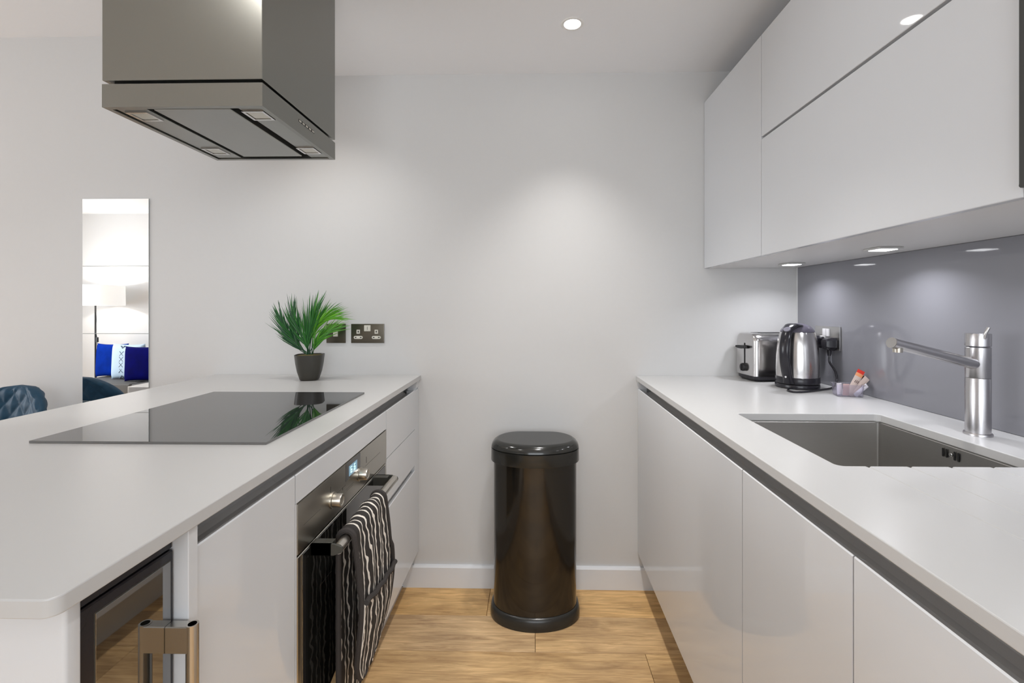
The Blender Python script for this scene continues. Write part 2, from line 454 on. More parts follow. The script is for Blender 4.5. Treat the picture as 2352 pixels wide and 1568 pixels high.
# ------------------------------------------------------------------ downlights
def downlight(x, y, z, power, label, lens=0.028, size=1.9, blend=0.9):
    t = thing('ceiling_downlight', label, 'light', (x, y, z), 0, 'recessed ceiling downlights')
    bm = nb()
    lathe(bm, [(lens + 0.001, -0.0005), (lens + 0.002, -0.003), (lens + 0.010, -0.003), (lens + 0.013, -0.0005)], n=32, cap=False)
    obj('trim_ring', bm, M_RING, t, local=True)
    bm = nb(); lathe(bm, [(0.001, -0.0022), (lens * 0.8, -0.0018), (lens + 0.001, -0.0006), (lens, -0.0002), (0.001, -0.0002)], n=32)
    obj('lens', bm, M_LAMP, t, local=True)
    s = spot('downlight_beam', (x, y, z - 0.012), power, size=size, blend=blend)
    return t
downlight(0.142, 1.668, 2.216, 24, 'round white recessed downlight glowing in the low ceiling in front of the bare wall', size=1.55, blend=1.0)
downlight(-0.85, 1.668, 2.216, 11.5, 'round recessed downlight between the hood and the back wall, above the palm', size=2.0, blend=1.0)
downlight(0.142, 1.02, 2.216, 33, 'round recessed downlight in the aisle ceiling just in front of the camera', size=1.5)
downlight(0.142, -0.35, 2.216, 30, 'round recessed downlight in the aisle ceiling behind the camera', size=1.5)
downlight(-0.76, 0.74, 2.216, 6, 'round recessed downlight over the near end of the island, in front of the hood', size=2.7, blend=0.6)
for i, (x, y) in enumerate(((-1.75, 1.25), (-1.75, -0.6), (-3.1, 1.25), (-3.1, -0.6), (-4.6, 1.25), (-4.6, -0.5))):
    downlight(x, y, 2.4, 12, 'round recessed downlight in the higher living room ceiling, %s of the island, %s row' % (('just left', 'farther left', 'farthest left')[i // 2], ('wall', 'window')[i % 2]))

# ------------------------------------------------------------------ island
def front_left(parent, name, y0, y1, z0, z1, jtop=True, xo=-0.493, th=0.019):
    """handleless front facing the aisle; top edge cut back as a finger pull"""
    g = 0.0015; bm = nb()
    if jtop:
        p = [(xo, z0), (xo, z1 - 0.002), (xo - 0.002, z1), (xo - th, z1 - 0.008), (xo - th, z0)]
    else:
        p = [(xo, z0), (xo, z1), (xo - th, z1), (xo - th, z0)]
    prism(bm, p, 'y', y0 + g, y1 - g)
    if not jtop: bevel_all(bm, 0.001, 1)
    return obj(name, bm, M_GLOSS, parent, smooth=False)

def front_right(parent, name, y0, y1, z0, z1, xo=0.451, th=0.019):
    g = 0.0015; bm = nb()
    p = [(xo, z0), (xo, z1 - 0.002), (xo + 0.002, z1), (xo + th, z1 - 0.008), (xo + th, z0)]
    prism(bm, p, 'y', y0 + g, y1 - g)
    return obj(name, bm, M_GLOSS, parent, smooth=False)

def rail_left(parent, y0, y1, z0=0.800, z1=0.892):
    bm = nb()
    prism(bm, [(-0.5125, z0), (-0.5125, 0.8495), (-0.532, 0.8445), (-0.542, 0.850), (-0.542, z1), (-0.546, z1), (-0.546, z0)], 'y', y0, y1)
    return obj('finger_rail', bm, M_RAIL, parent, smooth=False)

def carcass(parent, x0, x1, y0, y1, z0=0.153, z1=0.892, cut=0.035, front='left'):
    bm = nb()
    if front == 'left':   # open-fronted box boards
        prism(bm, [(x1, z0), (x1, z1 - 0.095), (x1 - cut, z1 - 0.095), (x1 - cut, z1), (x0, z1), (x0, z0)], 'y', y0 + 0.0005, y1 - 0.0005)
    else:
        prism(bm, [(x0, z0), (x0, z1 - 0.095), (x0 + cut, z1 - 0.095), (x0 + cut, z1), (x1, z1), (x1, z0)], 'y', y0 + 0.0005, y1 - 0.0005)
    return obj('carcass', bm, M_CARC, parent, smooth=False)

ZD = 0.859
# drawer unit by the wall
t = thing('drawer_cabinet', 'white gloss three-drawer unit between the oven and the back wall', 'cabinet', (-0.78, 1.76, 0.153))
carcass(t, -1.08, -0.5135, 1.568, 1.956)
rail_left(t, 1.568, 1.956)
front_left(t, 'drawer', 1.568, 1.956, 0.697, ZD)
front_left(t, 'drawer', 1.568, 1.956, 0.546, 0.694, jtop=False)
front_left(t, 'drawer', 1.568, 1.956, 0.156, 0.522)
t = thing('filler_panel', 'narrow white filler strip between the island drawers and the wall', 'panel', (-0.5, 1.99, 0.153))
bm = nb(); box(bm, -0.530, -0.494, 1.957, 2.021, 0.153, 0.855, 0.001); obj('panel', bm, M_GLOSS, t, smooth=False)
bm = nb(); prism(bm, [(-0.499, 0.855), (-0.494, 0.865), (-0.490, 0.892), (-0.530, 0.892), (-0.530, 0.855)], 'y', 1.975, 2.021); obj('end_block', bm, M_GLOSS, t, smooth=False)

# oven housing
OY0, OY1 = 0.9705, 1.566
t = thing('oven_housing', 'white gloss cabinet around the oven with a blank top rail', 'cabinet', (-0.78, 1.27, 0.153))
bm = nb()
box(bm, -1.08, -0.5135, 0.9645, 0.9695, 0.153, 0.797); box(bm, -1.08, -0.5135, 1.5665, 1.5675, 0.153, 0.797)
box(bm, -1.08, -0.5135, 0.9695, 1.5665, 0.153, 0.195); box(bm, -1.08, -1.07, 0.9695, 1.5665, 0.195, 0.797)
obj('carcass', bm, M_CARC, t, smooth=False)
rail_left(t, 0.9630, 1.5675)
front_left(t, 'top_panel', 0.9630, 1.568, 0.7985, ZD)
front_left(t, 'bottom_panel', 0.9630, 1.568, 0.156, 0.196, jtop=False)
bm = nb(); box(bm, -0.512, -0.4935, 0.9635, 0.9695, 0.197, 0.7975); obj('side_stile', bm, M_GLOSS, t, smooth=False)

# the oven
t = thing('built_in_oven', 'stainless steel built-in oven with two knobs, blue clock display and black glass door', 'oven', (-0.78, 1.27, 0.197))
bm = nb(); box(bm, -1.04, -0.512, OY0 + 0.001, OY1 - 0.001, 0.199, 0.79); obj('oven_body', bm, M_DARK, t, smooth=False)
bm = nb(); box(bm, -0.5115, -0.4915, OY0, OY1, 0.688, 0.7955, 0.0022, 2); fascia = obj('control_panel', bm, M_OVEN, t)
bm = nb(); box(bm, -0.4918, -0.4909, 1.222, 1.325, 0.749, 0.7945, 0.0002); disp = obj('display', bm, M_BLACKGL, t)
bm = nb(); box(bm, -0.4910, -0.4905, 1.242, 1.300, 0.7555, 0.7825); obj('screen', bm, M_DISP, disp, smooth=False)
def seg_digit(bm, y, z, w, h, on):
    q = 0.0022; x0, x1 = -0.4906, -0.4902
    S = {'a': (y, y + w, z + h - q, z + h), 'g': (y, y + w, z + h / 2 - q / 2, z + h / 2 + q / 2), 'd': (y, y + w, z, z + q),
         'f': (y, y + q, z + h / 2, z + h), 'e': (y, y + q, z, z + h / 2), 'b': (y + w - q, y + w, z + h / 2, z + h), 'c': (y + w - q, y + w, z, z + h / 2)}
    for k in on: box(bm, x0, x1, *S[k])
bm = nb()
seg_digit(bm, 1.253, 0.761, 0.010, 0.017, 'afgedc'); seg_digit(bm, 1.277, 0.761, 0.010, 0.017, 'afgedc')
box(bm, -0.4906, -0.4902, 1.269, 1.271, 0.765, 0.767); box(bm, -0.4906, -0.4902, 1.269, 1.271, 0.772, 0.774)
obj('digits', bm, M_DIGIT, disp, smooth=False)
bm = nb()      # thin etched lines and marks on the fascia
for y0, y1, z0, z1 in ((0.995, 1.075, 0.7405, 0.7413), (1.150, 1.222, 0.7405, 0.7413), (1.365, 1.50, 0.7405, 0.7413), (1.222, 1.275, 0.727, 0.7277),
                       (1.226, 1.272, 0.7225, 0.7231), (1.374, 1.377, 0.748, 0.766), (1.128, 1.131, 0.757, 0.772), (1.2, 1.203, 0.735, 0.742), (1.188, 1.190, 0.718, 0.726)):
    box(bm, -0.4916, -0.4913, y0, y1, z0, z1)
obj('etched_marks', bm, M_ETCH, t, smooth=False)['kind'] = 'stuff'
for ky in (1.140, 1.3195):
    bm = nb(); M = Matrix.Rotation(PI / 2, 3, 'Y')
    lathe(bm, [(0.0195, 0), (0.0195, 0.0035), (0.0155, 0.0040)], (-0.4915, ky, 0.7345), n=32, M=M)
    k0 = obj('knob_collar', bm, M_KNOB, t)
    bm = nb(); lathe(bm, [(0.0160, 0.0045), (0.0160, 0.022), (0.0148, 0.0245), (0.0110, 0.0245), (0.0100, 0.0235), (0.001, 0.0235)], (-0.4915, ky, 0.7345), n=36, M=M)
    obj('knob', bm, M_KNOB, t)
bm = nb()
box(bm, -0.5115, -0.4925, OY0 + 0.001, OY1 - 0.001, 0.199, 0.683, 0.0015)
dr = obj('oven_door', bm, M_OVEN, t)
bm = nb(); box(bm, -0.4935, -0.4900, OY0 + 0.018, OY1 - 0.018, 0.215, 0.6815, 0.0008); obj('door_glass', bm, M_OVGL, dr)
bm = nb(); box(bm, -0.4902, -0.4898, 1.07, 1.13, 0.566, 0.5668); obj('glass_mark', bm, M_KNOB, dr)
HX, HZ, HY0, HY1 = -0.432, 0.672, 1.03, 1.452
bm = nb()
tube(bm, [(HX, HY0, HZ), (HX, HY1, HZ)], 0.0118, 28)
hb = obj('handle_bar', bm, M_BAR, t)
for y, s in ((HY0, 1), (HY1, -1)):
    bm = nb()
    p = [(-0.4915, HZ - 0.012), (-0.432, HZ - 0.012)] + [(-0.432 + 0.012 * math.cos(a), HZ + 0.012 * math.sin(a)) for a in [(-PI / 2) + PI * i / 8 for i in range(1, 8)]] + [(-0.432, HZ + 0.012), (-0.4915, HZ + 0.012)]
    prism(bm, p, 'y', y - 0.001 if s > 0 else y - 0.021, y + 0.021 if s > 0 else y + 0.001)
    br = nb(); bm.free(); bm = br
    p2 = [(-0.4915, HZ - 0.0125), (-0.440, HZ - 0.0125), (-0.4215, HZ - 0.006), (-0.4195, HZ), (-0.4215, HZ + 0.006), (-0.440, HZ + 0.0125), (-0.4915, HZ + 0.0125)]
    ya, yb = (y - 0.004, y + 0.001) if s > 0 else (y - 0.001, y + 0.004)
    prism(bm, p2, 'y', ya, yb)
    yc, yd = (y - 0.004, y + 0.022) if s > 0 else (y - 0.022, y + 0.004)
    box(bm, -0.4915, -0.446, yc, yd, HZ - 0.0125, HZ + 0.0125)
    obj('handle_bracket', bm, M_BRKT, t)

# 300 mm door unit
t = thing('base_cabinet', 'narrow white gloss door between the oven and the wine cooler', 'cabinet', (-0.78, 0.82, 0.153))
carcass(t, -1.08, -0.5135, 0.676, 0.9625)
rail_left(t, 0.676, 0.9625)
front_left(t, 'door', 0.676, 0.9625, 0.156, ZD)
# post and end panels
t = thing('end_post', 'white upright panel between the narrow door and the wine cooler', 'panel', (-0.78, 0.665, 0.0))
bm = nb(); box(bm, -1.08, -0.490, 0.6565, 0.6755, 0.0, 0.892, 0.001); obj('panel', bm, M_GLOSS, t, smooth=False)
t = thing('island_end_panel', 'white panel closing the near end of the island under the worktop corner', 'panel', (-0.9, 0.5, 0.0))
bm = nb(); prism(bm, rrect(-1.355, -0.497, 0.487, 0.5065, 0.004, 3), 'z', 0.0, 0.892); obj('panel', bm, M_GLOSS, t)
t = thing('island_back_panel', 'long white panel on the living side of the island', 'panel', (-1.1, 1.2, 0.0))
bm = nb(); box(bm, -1.10, -1.082, 0.5075, 2.021, 0.0, 0.892, 0.001); obj('panel', bm, M_GLOSS, t, smooth=False)
t = thing('island_plinth', 'recessed white plinth board under the island fronts', 'plinth', (-0.56, 1.3, 0.0))
bm = nb(); box(bm, -0.575, -0.560, 0.677, 2.005, 0.0, 0.1525, 0.001); obj('board', bm, M_CARC, t, smooth=False)

# wine cooler
t = thing('wine_cooler', 'slim black glass fronted wine cooler with a vertical steel bar handle', 'cooler', (-0.78, 0.58, 0.05))
CX = -0.5145
bm = nb(); box(bm, -1.05, -0.545, 0.508, 0.655, 0.05, 0.878); obj('cabinet', bm, M_DARKFR, t, smooth=False)
bm = nb(); box(bm, -0.544, CX + 0.0045, 0.510, 0.6545, 0.055, 0.866, 0.002); d = obj('door', bm, M_BLKPL, t)
bm = nb(); box(bm, CX + 0.004, CX + 0.0049, 0.5335, 0.6492, 0.078, 0.8535, 0.0003); obj('glass_trim', bm, M_ETCH, d)
bm = nb(); box(bm, CX + 0.0045, CX + 0.0055, 0.5350, 0.6480, 0.08, 0.852, 0.0003); obj('door_glass', bm, M_COOLGL, d)
bm = nb(); box(bm, -0.5445, -0.512, 0.510, 0.6545, 0.868, 0.8775, 0.001); obj('vent_strip', bm, M_BLKPL, t)
bm = nb()
cyl(bm, (-0.4755, 0.6445, 0.30), (-0.4755, 0.6445, 0.767), 0.0080, 28)
h = obj('handle', bm, M_BAR, t)
bm = nb(); box(bm, CX + 0.005, -0.4755, 0.6368, 0.6522, 0.729, 0.7665, 0.0012); obj('handle_mount', bm, M_BAR, t)
bm = nb(); box(bm, CX + 0.005, -0.4755, 0.6368, 0.6522, 0.32, 0.36, 0.0012); obj('handle_mount', bm, M_BAR, t)
bm = nb(); lathe(bm, [(0.0055, 0.0003), (0.001, 0.0003)], (-0.4755, 0.6445, 0.767), n=20); obj('handle_cap', bm, M_SLOT, t)

# worktop of the island
t = thing('island_worktop', 'white stone island worktop holding the hob and the potted palm', 'worktop', (-0.93, 1.25, WT - 0.02))
slab('slab', rrect(-1.392, XL, 0.463, YW - 0.001, 0.014, 8, (1, 0, 0, 1)), [], WT - 0.02, WT, 0.0016, M_WORK, t)
# hob
t = thing('induction_hob', 'flat black glass hob set on the island worktop under the hood', 'hob', (-0.833, 1.288, WT))
bm = nb(); box(bm, -1.094, -0.5725, 0.994, 1.583, WT + 0.0005, WT + 0.0055, 0)
bevel_all(bm, 0.003, 1)
obj('glass_top', bm, M_HOB, t, smooth=False)

# ------------------------------------------------------------------ oven glove over the bar
t = thing('double_oven_glove', 'charcoal and white striped double oven glove draped over the oven handle', 'oven glove', (HX, 1.19, HZ))
def cloth_strip(bm, ycs, path, halfw, thick, uvoff=0.0, nu=14, wav=0.0):
    """strip following path [(x,z)], halfw(s)->(y0,y1); adds UVs in metres"""
    uvl = bm.loops.layers.uv.new('UVMap')
    P = [Vector((p[0], 0, p[1])) for p in path]
    S = [0]
    for a, b in zip(P, P[1:]): S.append(S[-1] + (b - a).length)
    F = []; B = []; UV = []
    for i, p in enumerate(P):
        tg = (P[min(i + 1, len(P) - 1)] - P[max(0, i - 1)]).normalized()
        nrm = Vector((-tg.z, 0, tg.x))
        y0, y1 = halfw(S[i])
        rf = []; rb = []; ru = []
        for k in range(nu + 1):
            u = k / nu; y = y0 + (y1 - y0) * u
            e = max(0.25, (1 - (2 * u - 1) ** 4)) * thick
            w = wav * math.sin(y * 95 + S[i] * 9) + wav * 0.6 * math.sin(y * 41 + S[i] * 17)
            rf.append(bm.verts.new(p + nrm * (e + w) + Vector((0, y, 0))))
            rb.append(bm.verts.new(p + nrm * (w - e) + Vector((0, y, 0))))
            ru.append((y, S[i] + uvoff))
        F.append(rf); B.append(rb); UV.append(ru)
    def quad(a, b, c, d, ua, ub, uc, ud):
        f = bm.faces.new((a, b, c, d))
        for l, u in zip(f.loops, (ua, ub, uc, ud)): l[uvl].uv = u
    n = len(P)
    for i in range(n - 1):
        for k in range(nu):
            ua, ub, uc, ud = UV[i][k], UV[i][k + 1], UV[i + 1][k + 1], UV[i + 1][k]
            quad(F[i][k], F[i][k + 1], F[i + 1][k + 1], F[i + 1][k], ua, ub, uc, ud)
            quad(B[i][k], B[i + 1][k], B[i + 1][k + 1], B[i][k + 1], ua, ud, uc, ub)
        for k, kk in ((0, 0), (nu, nu)):
            quad(F[i][k], F[i + 1][k], B[i + 1][k], B[i][k], UV[i][k], UV[i + 1][k], UV[i + 1][k], UV[i][k])
    for i in (0, n - 1):
        for k in range(nu):
            quad(F[i][k], F[i][k + 1], B[i][k + 1], B[i][k], UV[i][k], UV[i][k + 1], UV[i][k + 1], UV[i][k])
    return P, S

GY0, GY1 = 1.078, 1.305
arc = [(HX + 0.0185 * math.sin(a), HZ + 0.0185 * math.cos(a)) for a in [math.radians(d) for d in range(-90, 91, 15)]]
back = [(HX - 0.0185, HZ - 0.030 * i) for i in range(15, 0, -1)]
fr_ = []
for i in range(1, 25):
    s = i / 24
    fr_.append((HX + 0.0185 + 0.014 * math.sin(PI * min(1, s * 1.15)) - 0.002 * s, HZ - 0.355 * s))
path = back + arc + fr_
lenb = 0.45; lena = PI * 0.0185; tot = lenb + lena + 0.357
def hw(s):
    d = tot - s
    y0, y1 = GY0, GY1
    d0 = s - 0
    for dd in (d, d0):
        if dd < 0.14:
            q = 1 - max(0.0, dd) / 0.14
            k = 1 - math.sqrt(max(0, 1 - q * q))
            y0 = max(y0, GY0 + k * 0.045); y1 = min(y1, GY1 - k * 0.155 + (0.02 * math.sin(PI * (1 - q))))
    if 0.25 < d < 0.0: pass
    if s > lenb + lena and d < 0.25: y1 += 0.02 * math.sin(PI * max(0, min(1, d / 0.25)))
    return y0, y1
bm = nb(); P_, S_ = cloth_strip(bm, None, path, hw, 0.0045, wav=0.0022, nu=26)
obj('quilted_band', bm, M_STRIPE, t, ang=80)
# pocket piece on the front glove
i0 = len(back) + len(arc)
pf = [(x + 0.0085, z) for x, z in fr_[9:]]
def hwp(s):
    ss = lenb + lena + 0.357 * 9 / 24 + s
    y0, y1 = hw(min(ss, tot)); return y0 - 0.001, y1 + 0.003
bm = nb()
uvl = None
# pocket with a slanted mouth: shift the strip's start by y
def pocket():
    bm = nb(); uvl = bm.loops.layers.uv.new('UVMap'); nu = 22; nz = 18; rows_f = []; rows_b = []; U = []
    for i in range(nz + 1):
        rf = []; rb = []; ru = []
        for k in range(nu + 1):
            u = k / nu
            ztop = 0.522 - 0.035 * u - 0.008 * math.sin(PI * u)
            s = i / nz
            z = ztop + (0.3175 - ztop) * s
            sl = lenb + lena + (HZ - z)
            y0, y1 = hw(min(sl, tot)); y = y0 - 0.001 + (y1 - y0 + 0.001) * u
            sx = (HZ - z) / 0.355
            x = HX + 0.0185 + 0.014 * math.sin(PI * min(1, sx * 1.15)) - 0.002 * sx + 0.0075
            x += 0.007 * math.sin(PI * min(1, max(0, s))) * math.sin(PI * u) + 0.0022 * math.sin(y * 95 + z * 12)
            if i == 0: x += 0.004
            rf.append(bm.verts.new((x + 0.003, y, z))); rb.append(bm.verts.new((x - 0.002, y, z))); ru.append((y * 0.9, z + 0.02 * u))
        rows_f.append(rf); rows_b.append(rb); U.append(ru)
    for i in range(nz):
        for k in range(nu):
            us = (U[i][k], U[i][k + 1], U[i + 1][k + 1], U[i + 1][k])
            f = bm.faces.new((rows_f[i][k], rows_f[i][k + 1], rows_f[i + 1][k + 1], rows_f[i + 1][k]))
            for l, q in zip(f.loops, us): l[uvl].uv = q
            f = bm.faces.new((rows_b[i][k], rows_b[i + 1][k], rows_b[i + 1][k + 1], rows_b[i][k + 1]))
            for l, q in zip(f.loops, (us[0], us[3], us[2], us[1])): l[uvl].uv = q
    for i in range(nz):
        for k in (0, nu):
            bm.faces.new((rows_f[i][k], rows_f[i + 1][k], rows_b[i + 1][k], rows_b[i][k]))
    for i in (0, nz):
        for k in range(nu):
            bm.faces.new((rows_f[i][k], rows_f[i][k + 1], rows_b[i][k + 1], rows_b[i][k]))
    top = [v.co.copy() + Vector((-0.001, 0, 0.001)) for v in rows_f[0]]
    return bm, top
bm2, top = pocket(); bm.free()
pk = obj('glove_pocket', bm2, M_STRIPE, t, ang=80)
bm = nb(); tube(bm, top, lambda q: (0.0055, 0.0065), 8); obj('pocket_binding', bm, M_BIND, pk)
# charcoal binding round both edges
for side in (0, 1):
    pts = []
    for i, (p, s) in enumerate(zip(P_, S_)):
        y = hw(s)[side]
        pts.append((p.x + (0.004 if i >= i0 + 8 else 0), y, p.z))
    bm = nb(); tube(bm, pts, lambda q: (0.0068, 0.0068), 8, side=(0, 1, 0)); obj('edge_binding', bm, M_BIND, t)
for (px, pz), s in ((path[-1], tot), (path[0], 0)):
    y0, y1 = hw(s); bm = nb()
    tube(bm, [(px + (0.004 if s else 0), y0, pz), (px + (0.004 if s else 0), (y0 + y1) / 2, pz - 0.004), (px + (0.004 if s else 0), y1, pz)], 0.0068, 8)
    obj('end_binding', bm, M_BIND, t)

# ------------------------------------------------------------------ potted palm
t = thing('potted_palm', 'small green palm in a dark grey tapered pot on the island by the wall', 'plant', (-0.906, 1.885, WT))
def sup(a, k, n, rot, z, c=(0, 0)):
    out = []
    for i in range(n):
        q = 2 * PI * i / n; co, si = math.cos(q), math.sin(q)
        r = a / ((abs(co) ** k + abs(si) ** k) ** (1 / k))
        out.append((c[0] + r * math.cos(q + rot), c[1] + r * math.sin(q + rot), z))
    return out
bm = nb()
prof = [(0.032, 0.0), (0.0355, 0.004), (0.0445, 0.035), (0.0505, 0.068), (0.054, 0.100), (0.0545, 0.103), (0.052, 0.103), (0.050, 0.090)]
loft(bm, [sup(r, 3.4, 40, 0.25, z) for r, z in prof], True, True)
obj('pot', bm, M_POT, t, local=True)
bm = nb(); loft(bm, [sup(0.051, 3.4, 28, 0.25, 0.090), sup(0.049, 3.4, 28, 0.25, 0.099), sup(0.02, 2.4, 28, 0.25, 0.103)]); obj('moss', bm, M_SOIL, t, local=True)
def frond(base, tip, bend, nleaf, L, tone, width=0.0048, droop=0.25, seed=0):
    rnd = random.Random(seed); bm = nb(); tl = bm.verts.layers.float.new('tone')
    A = Vector(base); C = Vector(tip); B = (A + C) / 2 + Vector(bend)
    def q(u): return A * (1 - u) ** 2 + B * 2 * u * (1 - u) + C * u * u
    pts = [q(i / 14) for i in range(15)]
    tube(bm, pts, lambda u: (0.0022 * (1 - 0.75 * u), 0.0016 * (1 - 0.75 * u)), 6)
    view = Vector((0.42, -0.9, 0)).normalized()
    for i in range(nleaf):
        u = 0.30 + 0.69 * i / (nleaf - 1)
        p = q(u); tg = (q(min(1, u + 0.02)) - q(u - 0.02)).normalized()
        sd = tg.cross(view).normalized()
        for s in (-1, 1):
            ll = L * (0.70 + 0.55 * math.sin(PI * min(1, 0.15 + u * 0.80))) * rnd.uniform(0.85, 1.15)
            open_ = rnd.uniform(0.22, 0.50) * (1.25 - 0.75 * u)
            d = (tg + sd * s * open_ + view * rnd.uniform(-0.30, 0.30)).normalized()
            cv = (tg * 0.55 + sd * s * rnd.uniform(-0.10, 0.14) + Vector(((0.75, 0, -0.55) if tone > 0.6 else (0.05, 0, 0.5))) * rnd.uniform(0.2, 1.0)) * 0.5
            w = width * rnd.uniform(0.8, 1.15); tn = max(0, min(1, tone + rnd.uniform(-0.25, 0.25)))
            wd0 = (view + Vector((rnd.uniform(-.6, .6), rnd.uniform(-.3, .3), rnd.uniform(-.6, .6))))
            prev = None; K_ = 5
            for k in range(K_ + 1):
                x = k / K_
                c = p + d * ll * x + cv * ll * x * x
                dd = (d + cv * 2 * x).normalized(); wd = dd.cross(wd0).normalized()
                ww = w * 0.5 * (0.35 + 0.65 * math.sin(PI * min(1, 0.12 + x * 0.88)) if x < 0.45 else max(0.02, 1 - ((x - 0.45) / 0.55) ** 1.4))
                up = wd.cross(dd) * 0.0006
                cur = [bm.verts.new(c - wd * ww), bm.verts.new(c + up), bm.verts.new(c + wd * ww)]
                for v in cur: v[tl] = tn
                if prev:
                    bm.faces.new((prev[0], prev[1], cur[1], cur[0])); bm.faces.new((prev[1], prev[2], cur[2], cur[1]))
                prev = cur
    return bm
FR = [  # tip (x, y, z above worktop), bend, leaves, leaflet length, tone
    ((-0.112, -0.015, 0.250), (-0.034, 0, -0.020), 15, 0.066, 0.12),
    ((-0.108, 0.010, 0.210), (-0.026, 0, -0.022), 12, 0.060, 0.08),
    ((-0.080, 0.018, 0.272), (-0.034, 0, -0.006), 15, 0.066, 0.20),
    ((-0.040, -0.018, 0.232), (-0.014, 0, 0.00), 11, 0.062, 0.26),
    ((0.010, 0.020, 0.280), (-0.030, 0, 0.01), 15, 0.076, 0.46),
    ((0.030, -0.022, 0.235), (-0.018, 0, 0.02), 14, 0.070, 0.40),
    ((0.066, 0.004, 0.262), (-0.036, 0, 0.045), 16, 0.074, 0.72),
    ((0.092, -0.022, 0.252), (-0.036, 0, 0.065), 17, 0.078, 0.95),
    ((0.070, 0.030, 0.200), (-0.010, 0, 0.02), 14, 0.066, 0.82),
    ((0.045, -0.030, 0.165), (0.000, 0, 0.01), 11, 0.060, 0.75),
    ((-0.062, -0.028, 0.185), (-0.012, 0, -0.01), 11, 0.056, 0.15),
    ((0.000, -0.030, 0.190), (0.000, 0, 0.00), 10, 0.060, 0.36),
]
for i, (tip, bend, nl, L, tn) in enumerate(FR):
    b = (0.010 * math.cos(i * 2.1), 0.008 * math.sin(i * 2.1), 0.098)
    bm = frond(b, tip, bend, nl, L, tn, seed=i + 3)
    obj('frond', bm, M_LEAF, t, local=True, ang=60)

# ------------------------------------------------------------------ sockets on the back wall
def plate_bm(w, h, th=0.005, c=(0, 0)):
    bm = nb(); box(bm, c[0] - w / 2, c[0] + w / 2, -th, 0, c[1] - h / 2, c[1] + h / 2, 0.0012, 2); return bm
t = thing('double_socket', 'bronze double power socket with white inserts on the wall right of the palm', 'socket', (-0.716, YW, 1.0935))
obj('plate', plate_bm(0.144, 0.083), M_BRONZE, t, local=True)
bm = nb(); box(bm, -0.014, 0.014, -0.0085, -0.004, 0.010, 0.036, 0.0015, 2); r_ = obj('rocker_switch', bm, M_INSERT, t, local=True)
bm = nb(); box(bm, -0.0006, 0.0006, -0.0090, -0.008, 0.016, 0.030); obj('rocker_line', bm, M_ETCH, r_, local=True)
for cx in (-0.0405, 0.0385):
    bm = nb(); box(bm, cx - 0.0075, cx + 0.0075, -0.0058, -0.004, -0.001, 0.0165, 0.0012, 2)
    prism(bm, rrect(cx - 0.0195, cx + 0.0195, -0.0235, -0.0105, 0.0062, 5), 'y', -0.0058, -0.004)
    s_ = obj('outlet_insert', bm, M_INSERT, t, local=True)
    bm = nb(); box(bm, cx - 0.0022, cx + 0.0022, -0.0062, -0.005, 0.004, 0.012)
    for d in (-0.0112, 0.0112): box(bm, cx + d - 0.0033, cx + d + 0.0033, -0.0062, -0.005, -0.0190, -0.0150)
    obj('pin_holes', bm, M_SLOT, s_, local=True)
t = thing('wall_switch', 'square bronze switch plate half hidden behind the palm leaves', 'switch', (-0.8545, YW, 1.0935))
obj('plate', plate_bm(0.084, 0.083), M_BRONZE, t, local=True)
bm = nb(); box(bm, -0.011, 0.009, -0.0085, -0.004, -0.013, 0.0125, 0.0015, 2); obj('rocker_switch', bm, M_INSERT, t, local=True)

# ------------------------------------------------------------------ mirror of square tiles
t = thing('tile_mirror', 'tall narrow wall mirror of stacked square mirror tiles left of the hood', 'mirror', (-1.831, YW, 0.2))
for k in range(5):
    z1 = 1.684 - k * 0.2965
    bm = nb(); box(bm, -1.980, -1.683, YW - 0.0045, YW - 0.0005, z1 - 0.2955, z1, 0.0006)
    for f in bm.faces:
        if f.calc_center_median().y > YW - 0.0044: f.material_index = 1
    bmesh.ops.recalc_face_normals(bm, faces=bm.faces)
    obj('mirror_tile', bm, [M_MIRROR, M_MEDGE], t, smooth=False)

# ------------------------------------------------------------------ island hood
t = thing('island_hood', 'square box cooker hood in brushed steel hanging over the hob', 'hood', (-0.8235, 1.2825, 2.216))
X0, X1, Y0, Y1 = -1.015, -0.632, 1.082, 1.486
bm = nb(); box(bm, X0, X1, Y0, Y1, 1.7430, 2.2155, 0.0012); obj('chimney', bm, M_HOOD, t, smooth=False)
bm = nb(); box(bm, X0 + 0.016, X1 - 0.016, Y0 + 0.016, Y1 - 0.016, 1.7345, 1.7435); obj('shadow_gap', bm, M_SLOT, t, smooth=False)
bm = nb()      # lower tray: walls and a turned-in lip
lip = 0.013; zb, zt = 1.680, 1.7345
def frame(bm, x0, x1, y0, y1, w, z0, z1):
    o_ = [(x0, y0), (x1, y0), (x1, y1), (x0, y1)]; i_ = [(x0 + w, y0 + w), (x1 - w, y0 + w), (x1 - w, y1 - w), (x0 + w, y1 - w)]
    rings = [[(x, y, z1) for x, y in i_], [(x, y, z1) for x, y in o_], [(x, y, z0) for x, y in o_], [(x, y, z0) for x, y in i_]]
    R = [[bm.verts.new(p) for p in r] for r in rings]
    for a, b in zip(R, R[1:] + R[:1]):
        for k in range(4): bm.faces.new((a[k], a[(k + 1) % 4], b[(k + 1) % 4], b[k]))
frame(bm, X0, X1, Y0, Y1, lip, zb, zt)
bevel_all(bm, 0.0012, 1); obj('lower_tray', bm, M_HOOD, t, smooth=False)
bm = nb(); box(bm, X0 + lip, X1 - lip, Y0 + lip, Y1 - lip, 1.700, 1.7343); obj('inner_box', bm, M_SLOT, t, smooth=False)
for nm, x0, x1 in (('side_strip', -1.002, -0.926), ('side_strip', -0.706, -0.6455)):
    bm = nb(); box(bm, x0 + 0.004, x1, Y0 + lip + 0.002, Y1 - lip - 0.002, 1.683, 1.699, 0.001); obj(nm, bm, M_HOODU, t, smooth=False)
